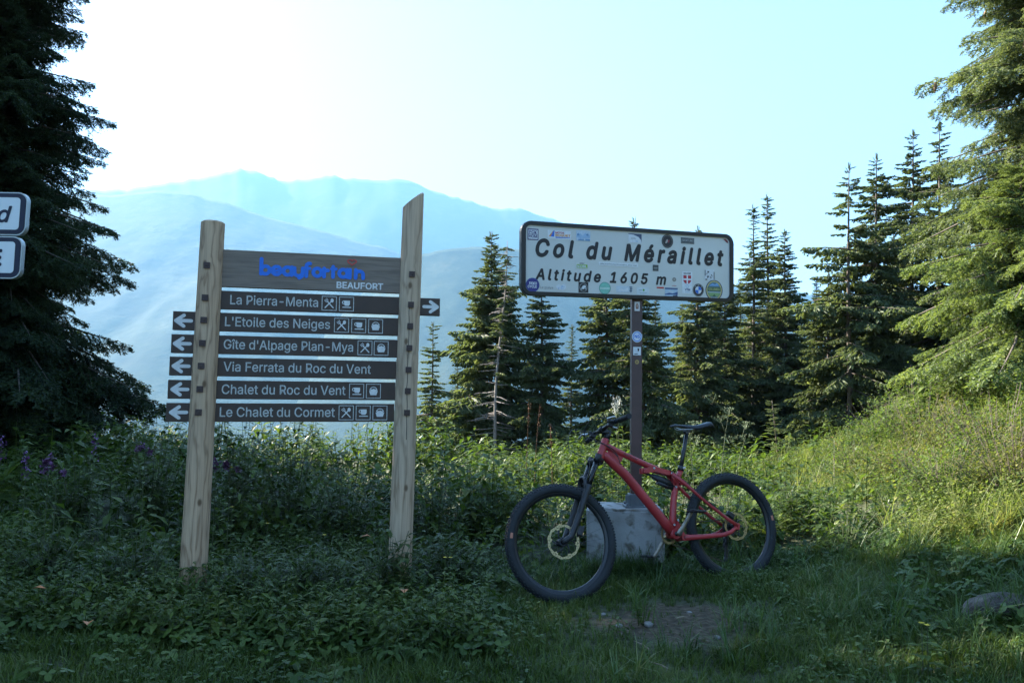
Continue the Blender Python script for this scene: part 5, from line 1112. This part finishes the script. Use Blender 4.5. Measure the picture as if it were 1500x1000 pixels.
# leafy shrubs behind the wooden sign
SHR = leafmat('shrub_leaves', [(.05, (.015, .030, .007)), (.45, (.035, .062, .012)), (.8, (.072, .105, .022)), (.98, (.15, .16, .04))], .5, .34)
STEMM = paint('green_stem', (.06, .075, .03), .7, 0, .3, 30)
def shrub(label, px, top, Y, rad, seed):
    r = np.random.default_rng(seed); p = at(px, top, Y); z0 = gz(p.x, Y) - .04; H = p.z - z0
    root = thing('leafy_shrub', label, 'shrub', (p.x, Y, z0), group='leafy shrubs round the signs and bicycle'); T = Tmp(); st_ = Tmp()
    for k in range(44):
        a = r.random() * 6.283; e = rad * r.uniform(.1, 1.0); h = H * (1 - .5 * (e / rad) ** 2) * r.uniform(.72, 1.04); bx, by = math.cos(a) * e, math.sin(a) * e
        b0 = np.array([bx * .3, by * .3, 0]); V, F = stem_t(h, .004, (bx * .7, by * .7), 4); st_.add(V + b0, F)
        n = int(h / .048)
        for i in range(n):
            t = .22 + .80 * i / n; a2 = i * 2.4 + k; sc = r.uniform(.7, 1.25) * (1.1 - .4 * t)
            V, F = leaf_t(.115 * sc, .038 * sc, .3, r.uniform(.1, .8)); T.add(V @ (rotz(a2) @ roty(-r.uniform(-.25, .75))).T + b0 + np.array([bx * .7 * t * t, by * .7 * t * t, h * t]), F)
    link('stems', mesh_np('stems', *st_.get()), STEMM, root); link('foliage', mesh_np('foliage', *T.get()), SHR, root)
for i, a_ in enumerate((('shrub just left of the left wooden post, under the arrow tabs', 228, 604, 6.6, .65), ('tallest shrub just right of the left wooden post, touching the lowest board', 352, 600, 6.3, .62), ('shrub under the middle of the lowest board', 428, 606, 6.6, .68), ('low shrub between the middle and the right wooden post', 512, 632, 6.4, .6), ('shrub just right of the right wooden post', 642, 640, 6.6, .55), ('low dark shrub under the huge left spruce', 120, 655, 6.6, .6), ('low shrub midway between the right wooden post and the front wheel', 705, 668, 7.0, .6), ('shrub behind the handlebar of the bicycle', 865, 655, 7.2, .5), ('mounded shrub right behind the rear wheel', 1165, 700, 6.9, .6), ('bushy plant hiding the foot of the right wooden post', 572, 768, 4.86, .34), ('bushy plant midway between the feet of the two posts', 455, 785, 4.75, .42), ('bushy plant close right of the left post foot', 365, 800, 4.6, .36), ('bushy plant left of the left post foot', 205, 775, 4.8, .45), ('bushy plant low at the left edge of the photo', 75, 770, 4.9, .5), ('bushy plant between the right post and the front wheel', 660, 765, 5.2, .38), ('leafy plant filling the dip at the foot of the bank', 1268, 742, 6.6, .45), ('bushy plant on the sun and shade border right of the bicycle', 1240, 745, 5.9, .5))):
    shrub(*a_, seed=900 + i)
# flowering stalks and other single plants
PURP = paint('purple_petals', (.13, .035, .17), .6, 0, .3, 40); DPUR = paint('dark_thistle_purple', (.10, .035, .10), .7, 0, .4, 40); YEL = paint('yellow_petals', (.62, .46, .02), .6, 0, .2, 40); CREAM = paint('cream_florets', (.55, .56, .48), .7, 0, .2, 40); UMB = paint('green_umbel', (.12, .16, .07), .7, 0, .3, 40); RUST = paint('rusty_seed_stalk', (.20, .085, .04), .8, 0, .4, 40)
PINKM = paint('pink_petals', (.45, .10, .30), .6, 0, .2, 40)
def stalk(name, label, cat, group, px, py, Y, kind, seed, hmax=.9, lean=0.0):
    r = np.random.default_rng(seed); p = at(px, py, Y); z0 = max(gz(p.x, Y) - .03, p.z - hmax); H = p.z - z0
    root = thing(name, label, cat, (p.x - lean, Y, z0), group=group)
    V, F = stem_t(H, .006 if kind in ('umbel', 'dock') else .004, (lean, 0), 5); T = Tmp(); T.add(V, F)
    top = np.array([lean, 0, H]); lf = Tmp()
    if kind not in ('dock', 'dry'):
        for i in range(12):
            t = .1 + .75 * i / 12; V, F = leaf_t(.10 * (1.1 - .5 * t), .028, .3, .5); lf.add(V @ (rotz(i * 2.4) @ roty(-.2)).T + np.array([lean * t * t, 0, H * t]), F)
    hd_ = Tmp()
    def puff(c, n, rad, sz):
        for k in range(n):
            V, F = leaf_t(sz, sz * .6, .2, .2); hd_.add(V @ (rotz(r.random() * 6.28) @ roty(-r.uniform(-.6, 1.5))).T + c + r.normal(0, rad, 3), F)
    if kind == 'spike':
        for i in range(20): t = i / 20; puff(top + np.array([0, 0, -.16 * t]) + r.normal(0, .016 * (t + .3), 3), 2, .006, .024)
    elif kind == 'thistle':
        for k in range(3):
            c = top + np.array([r.normal(0, .035), r.normal(0, .03), -.02 * k]); puff(c, 34, .011, .026)
    elif kind in ('umbel', 'cream'):
        for k in range(3 if kind == 'umbel' else 2):
            b = np.array([lean * .7, 0, H * (.62 + .17 * k)]); c = top if k == 0 else b + np.array([r.uniform(-.16, .16), r.uniform(-.1, .1), .16])
            if k: 
                s_ = MB(); s_.tube([b, c], [.0035, .0025], 5); s_.build('side_stalk', STEMM, root, normals=False)
            R0 = .085 if kind == 'umbel' else .06
            for j in range(22):
                a = r.random() * 6.28; q_ = R0 * math.sqrt(r.random()); e = c + np.array([math.cos(a) * q_, math.sin(a) * q_, .025 - q_ * .25 + (r.uniform(-.05, .05) if kind == 'cream' else 0)])
                d = e - (c - np.array([0, 0, .05])); V, F = strip_quads((c - np.array([0, 0, .05]))[None], e[None], np.array([.0018]), np.array([.5])); hd_.add(V, F); puff(e, 6, .006, .012)
    elif kind == 'dock':
        for i in range(60): t = i / 60; puff(top + np.array([-lean * .25 * t, 0, -.26 * t]) + r.normal(0, .010, 3), 1, .006, .016)
    elif kind == 'dry':
        for k in range(5): c = np.array([lean * .8, 0, H * (.6 + .09 * k)]) + np.array([r.uniform(-.05, .05), 0, .03]); puff(c, 7, .008, .018)
    elif kind == 'daisy':
        for k in range(11): V, F = leaf_t(.016, .006, .1, .1); hd_.add(V @ (rotz(k * .571) @ roty(-.25 + .1 * r.random())).T + top, F)
        puff(top, 8, .003, .007)
    link('stem', mesh_np('stem', *T.get()), RUST if kind == 'dock' else (DEADW if kind == 'dry' else STEMM), root)
    if lf.n: link('leaves', mesh_np('leaves', *lf.get()), H1, root)
    link('flower_head' if kind not in ('dock', 'dry') else 'seed_head', mesh_np('flower_head', *hd_.get()), {'spike': PURP, 'thistle': DPUR, 'umbel': UMB, 'cream': CREAM, 'dock': RUST, 'dry': RUST, 'daisy': YEL}[kind], root)
    return root
for i, (px, py, Y, lab) in enumerate(((3, 640, 5.4, 'purple willowherb spike cut by the left edge'), (40, 664, 5.2, 'purple willowherb spike lowest of the three at the left'), (139, 638, 6.0, 'purple willowherb spike under the tip of the left spruce boughs'))):
    stalk('willowherb', lab, 'wildflower', 'purple willowherb spikes at the left', px, py, Y, 'spike', 30 + i)
for i, (px, py, Y, lab) in enumerate(((72, 672, 5.1, 'dark purple thistle, widest head, left of the wooden sign'), (84, 686, 5.0, 'dark purple thistle drooping below the widest one'), (213, 655, 5.6, 'brownish thistle head left of the left wooden post'), (317, 678, 5.4, 'brownish thistle head touching the right side of the left wooden post'), (338, 679, 5.4, 'brownish thistle head a little right of the left wooden post'))):
    stalk('thistle', lab, 'wildflower', 'thistles round the wooden sign', px, py, Y, 'thistle', 50 + i)
stalk('meadowsweet', 'cream meadowsweet plume above the handlebar left of the brown pole', 'wildflower', None, 906, 588, 7.4, 'cream', 61, 1.1)
stalk('hogweed', 'tall green umbel behind the saddle with forked stalks', 'wild plant', 'green umbels behind the bicycle', 1068, 600, 7.6, 'umbel', 62, 1.2, .10)
stalk('hogweed', 'lower green umbel just right of the brown pole', 'wild plant', 'green umbels behind the bicycle', 1010, 640, 7.4, 'umbel', 63, 1.0, -.05)
stalk('hogweed', 'green umbel leaning right above the rear wheel', 'wild plant', 'green umbels behind the bicycle', 1092, 640, 7.9, 'umbel', 64, 1.0, .14)
stalk('dock_stalk', 'pale seeded stalk standing tallest left of the handlebar', 'wild plant', 'seeded stalks among the herbs', 775, 588, 9.0, 'dock', 65, 1.0, .02)
stalk('dock_stalk', 'rusty seeded stalk right of the tallest pale one', 'wild plant', 'seeded stalks among the herbs', 791, 592, 9.0, 'dock', 66, 1.0, .05)
stalk('dock_stalk', 'short rusty seeded clump nearest the handlebar', 'wild plant', 'seeded stalks among the herbs', 806, 622, 9.0, 'dock', 67, .8, -.03)
stalk('dry_stalk', 'tall thin dead stalk standing on the sunny bank', 'wild plant', None, 1222, 642, 8.6, 'dry', 68, 1.0, .01)
for i, (px, py, Y) in enumerate(((1262, 668, 9.5), (1273, 672, 9.0), (1236, 690, 8.0), (1322, 688, 8.2), (1334, 690, 8.0), (1190, 672, 9.5), (1352, 700, 7.6), (1395, 735, 6.4), (1440, 733, 6.4), (1350, 912, 3.5), (1358, 915, 3.5), (1300, 705, 7.5), (1410, 660, 8.4), (745, 757, 5.6), (660, 816, 4.9), (652, 816, 4.9), (392, 766, 5.3), (475, 783, 5.1), (340, 742, 5.5), (952, 727, 6.6))):
    stalk('hawkbit', 'small yellow flower on a thin stem among the grass and leaves', 'wildflower', 'small yellow flowers dotted in the green', px, py, Y, 'daisy', 80 + i, .45)
# stones, twigs, fallen leaves
STONE = paint('grey_pebble', (.20, .19, .18), .85, 0, .3, 20, bump=.5); ROCKM = paint('lichened_rock', (.075, .064, .055), .9, 0, .6, 12, bump=.8); TWIG = paint('dry_twig', (.22, .17, .12), .85, 0, .3, 40); ORL = paint('orange_dead_leaf', (.38, .13, .035), .6, 0, .3, 40); PAPER = paint('white_scrap', (.75, .78, .82), .5)
def stone(name, label, cat, group, x, y, rx, ry, rz_, seed, mat, sink=.35):
    bm = bmesh.new(); bmesh.ops.create_icosphere(bm, subdivisions=3 if rx < .1 else 4, radius=1)
    for v in bm.verts:
        n_ = v.co.normalized(); k = 1 + .55 * float(fbm(n_.x * 1.7 + seed, n_.y * 1.7 + n_.z * 1.3, seed)) + .18 * float(fbm(n_.x * 6 + n_.z * 4, n_.y * 6, seed + 2)); v.co = Vector((n_.x * rx * k, n_.y * ry * k, n_.z * rz_ * k))
    for f in bm.faces: f.smooth = rx < .1
    me_ = bpy.data.meshes.new(name); bm.to_mesh(me_); bm.free(); o = link(name, me_, mat); o.location = (x, y, gz(x, y) + rz_ * (1 - sink) * .6); o.rotation_euler = (0, 0, seed); return tag(o, label, cat, group)
rk_ = stone('rock', 'low reddish-grey rock half sunk in the grass at the right edge', 'rock', None, at(1497, 885, 4.0).x, 4.05, .22, .13, .09, 3, ROCKM, .95)
for i, (px, Y, r_, lab) in enumerate(((907, 4.55, .022, 'pale pebble at the left end of the bare patch'), (950, 4.5, .030, 'largest pale pebble on the bare patch'), (1010, 4.75, .016, 'tiny pebble right of the middle of the bare patch'), (884, 4.75, .018, 'pebble beside the front tyre'), (1050, 4.25, .02, 'pebble at the lower right end of the bare patch'), (975, 4.05, .017, 'pebble in the turf below the bare patch'))):
    x = at(px, 880, Y).x; stone('pebble', lab, 'pebble', 'pebbles on the bare patch', x, Y, r_, r_ * .8, r_ * .55, i + 4, STONE)
for i, (px, Y, L, a, lab) in enumerate(((940, 4.15, .16, 1.9, 'thin dry twig below the bare patch'), (965, 3.85, .15, 2.1, 'thin dry twig lowest under the bare patch'), (1000, 4.6, .12, .6, 'short dry twig across the bare patch'))):
    x = at(px, 900, Y).x; z = gz(x, Y) + .018; d = Vector((math.cos(a), math.sin(a), 0)) * L / 2; c = Vector((x, Y, z))
    o = MB().tube([c - d, c - d * .2 + Vector((.006, 0, .004)), c + d], [.005, .004, .0025], 6).build('twig', TWIG); tag(o, lab, 'twig', 'dry twigs on the ground')
for i, (px, py, Y, lab) in enumerate(((46, 862, 3.9, 'orange dead leaf in the grass at the left'), (592, 868, 4.3, 'orange dead leaf under the right wooden post'), (545, 786, 5.0, 'yellowish dead leaf left of the right wooden post'), (130, 910, 3.6, 'reddish dead leaf in the lower left grass'))):
    p = at(px, py, Y); V, F = leaf_t(.07, .045, .4, .5); V = V @ (rotz(i * 1.7) @ roty(-.3)).T; o = link('fallen_leaf', mesh_np('fallen_leaf', V, F), ORL); o.location = (p.x, Y, max(p.z, gz(p.x, Y) + .05)); tag(o, lab, 'dead leaf', 'dead leaves in the green')
x = at(1242, 994, 3.3).x; o = MB().add([(0, 0, 0), (.035, .004, .006), (.04, .03, .015), (.012, .036, .02), (.02, .018, .024)], [(0, 1, 2, 4), (0, 4, 2, 3)]).build('paper_scrap', PAPER); o.location = (x, 3.28, gz(x, 3.28) + .05); tag(o, 'tiny white paper scrap in the grass at the bottom edge', 'litter')

P = region(2600, 2.0, 10, 3.8, 14, 29, lambda x, y: bank_k(x, y) * sstep(.42, .7, vnoise(x * 1.2 + 5, y * 1.2, 81)), .80, .4)
scatter('bank_herbs', [herb_t(720 + i, .34, 12, .10, .045, .2) for i in range(4)] + [herb_t(730 + i, .5, 16, .08, .024, .5) for i in range(3)], P, np.random.default_rng(30).uniform(.5, 1.2, len(P)), leafmat('sunny_herbs', [(.1, (.05, .085, .02)), (.5, (.10, .145, .036)), (.9, (.19, .20, .06)), (.99, (.28, .16, .06))], .5, .4), 'mixed sunny herbs among the bilberries on the bank', seed=31)
P = region(2400, 1.8, 10, 3.8, 14, 33, lambda x, y: bank_k(x + .5, y) * sstep(.48, .7, vnoise(x * 1.0 + 15, y * 1.0, 91)), .80, .4)
scatter('bank_grass', [tuft_t(740 + i, 20, .46, .0075, .03, 1.0) for i in range(5)], P, np.random.default_rng(34).uniform(.5, 1.15, len(P)), leafmat('straw_green_grass', [(.1, (.09, .12, .03)), (.6, (.17, .19, .06)), (.9, (.30, .27, .13))], .5, .4), 'pale long grass tufts on the sunny bank', seed=35)

# rounded bushes on the bank
BUSH = [leafmat('bush_leaves', [(.1, (.045, .075, .020)), (.5, (.10, .14, .040)), (.9, (.18, .20, .065))], .5, .4), leafmat('reddish_bush_leaves', [(.1, (.06, .07, .025)), (.5, (.12, .125, .04)), (.9, (.22, .17, .07))], .5, .4)]
def bush(px, py, Y, rad, hgt, red, label, seed):
    r = np.random.default_rng(seed); p = at(px, py, Y); z0 = gz(p.x, Y) - .03; T = Tmp(); st_ = Tmp()
    root = thing('bank_bush', label, 'bush', (p.x, Y, z0), group='bushes on the sunny bank')
    for k in range(110):
        a = r.random() * 6.283; e = rad * math.sqrt(r.random()); h = hgt * math.sqrt(max(.05, 1 - (e / rad) ** 2)) * r.uniform(.6, 1.12); c, s_ = math.cos(a), math.sin(a); b0 = np.array([c * e * .5, s_ * e * .5, 0]); q_ = np.array([c * e * .5, s_ * e * .5])
        V, F = stem_t(h, .004, (q_[0], q_[1]), 3); st_.add(V + b0, F)
        for i in range(16):
            t = r.uniform(.3, 1.05); pp = b0 + np.array([q_[0] * t * t, q_[1] * t * t, h * t]) + r.normal(0, .025, 3); V, F = leaf_t(.045 * r.uniform(.6, 1.3), .024, .3, .4); T.add(V @ (rotz(r.random() * 6.283) @ roty(r.uniform(-.9, .6))).T + pp, F)
    link('stems', mesh_np('stems', *st_.get()), BARK, root); link('foliage', mesh_np('foliage', *T.get()), BUSH[red], root)
for i, (px, Y, rad, hgt, red, lab) in enumerate(((1300, 10.0, .55, .42, 0, 'green bush on the crest of the bank, leftmost of its row'), (1352, 9.2, .50, .48, 0, 'green bush just under the tips of the bright spruce boughs'), (1405, 8.2, .55, .40, 1, 'reddish-brown bush in the middle of the bank'), (1320, 8.0, .40, .32, 1, 'reddish low bush left of the middle of the bank'), (1462, 7.2, .55, .48, 0, 'green bush at the right edge half way up the bank'), (1450, 9.6, .6, .55, 0, 'green bush high on the bank beneath the right-hand trees'), (1255, 9.0, .40, .32, 0, 'small green bush beside the tall dead stalk'), (1380, 6.6, .42, .36, 0, 'green bush low on the bank above the shade'), (1490, 6.1, .45, .40, 1, 'reddish bush low at the right edge'), (1340, 11.5, .6, .5, 0, 'green bush farthest back on the crest of the bank'))):
    bush(px, 640, Y, rad * 1.35, hgt * 1.5, red, lab, 300 + i)
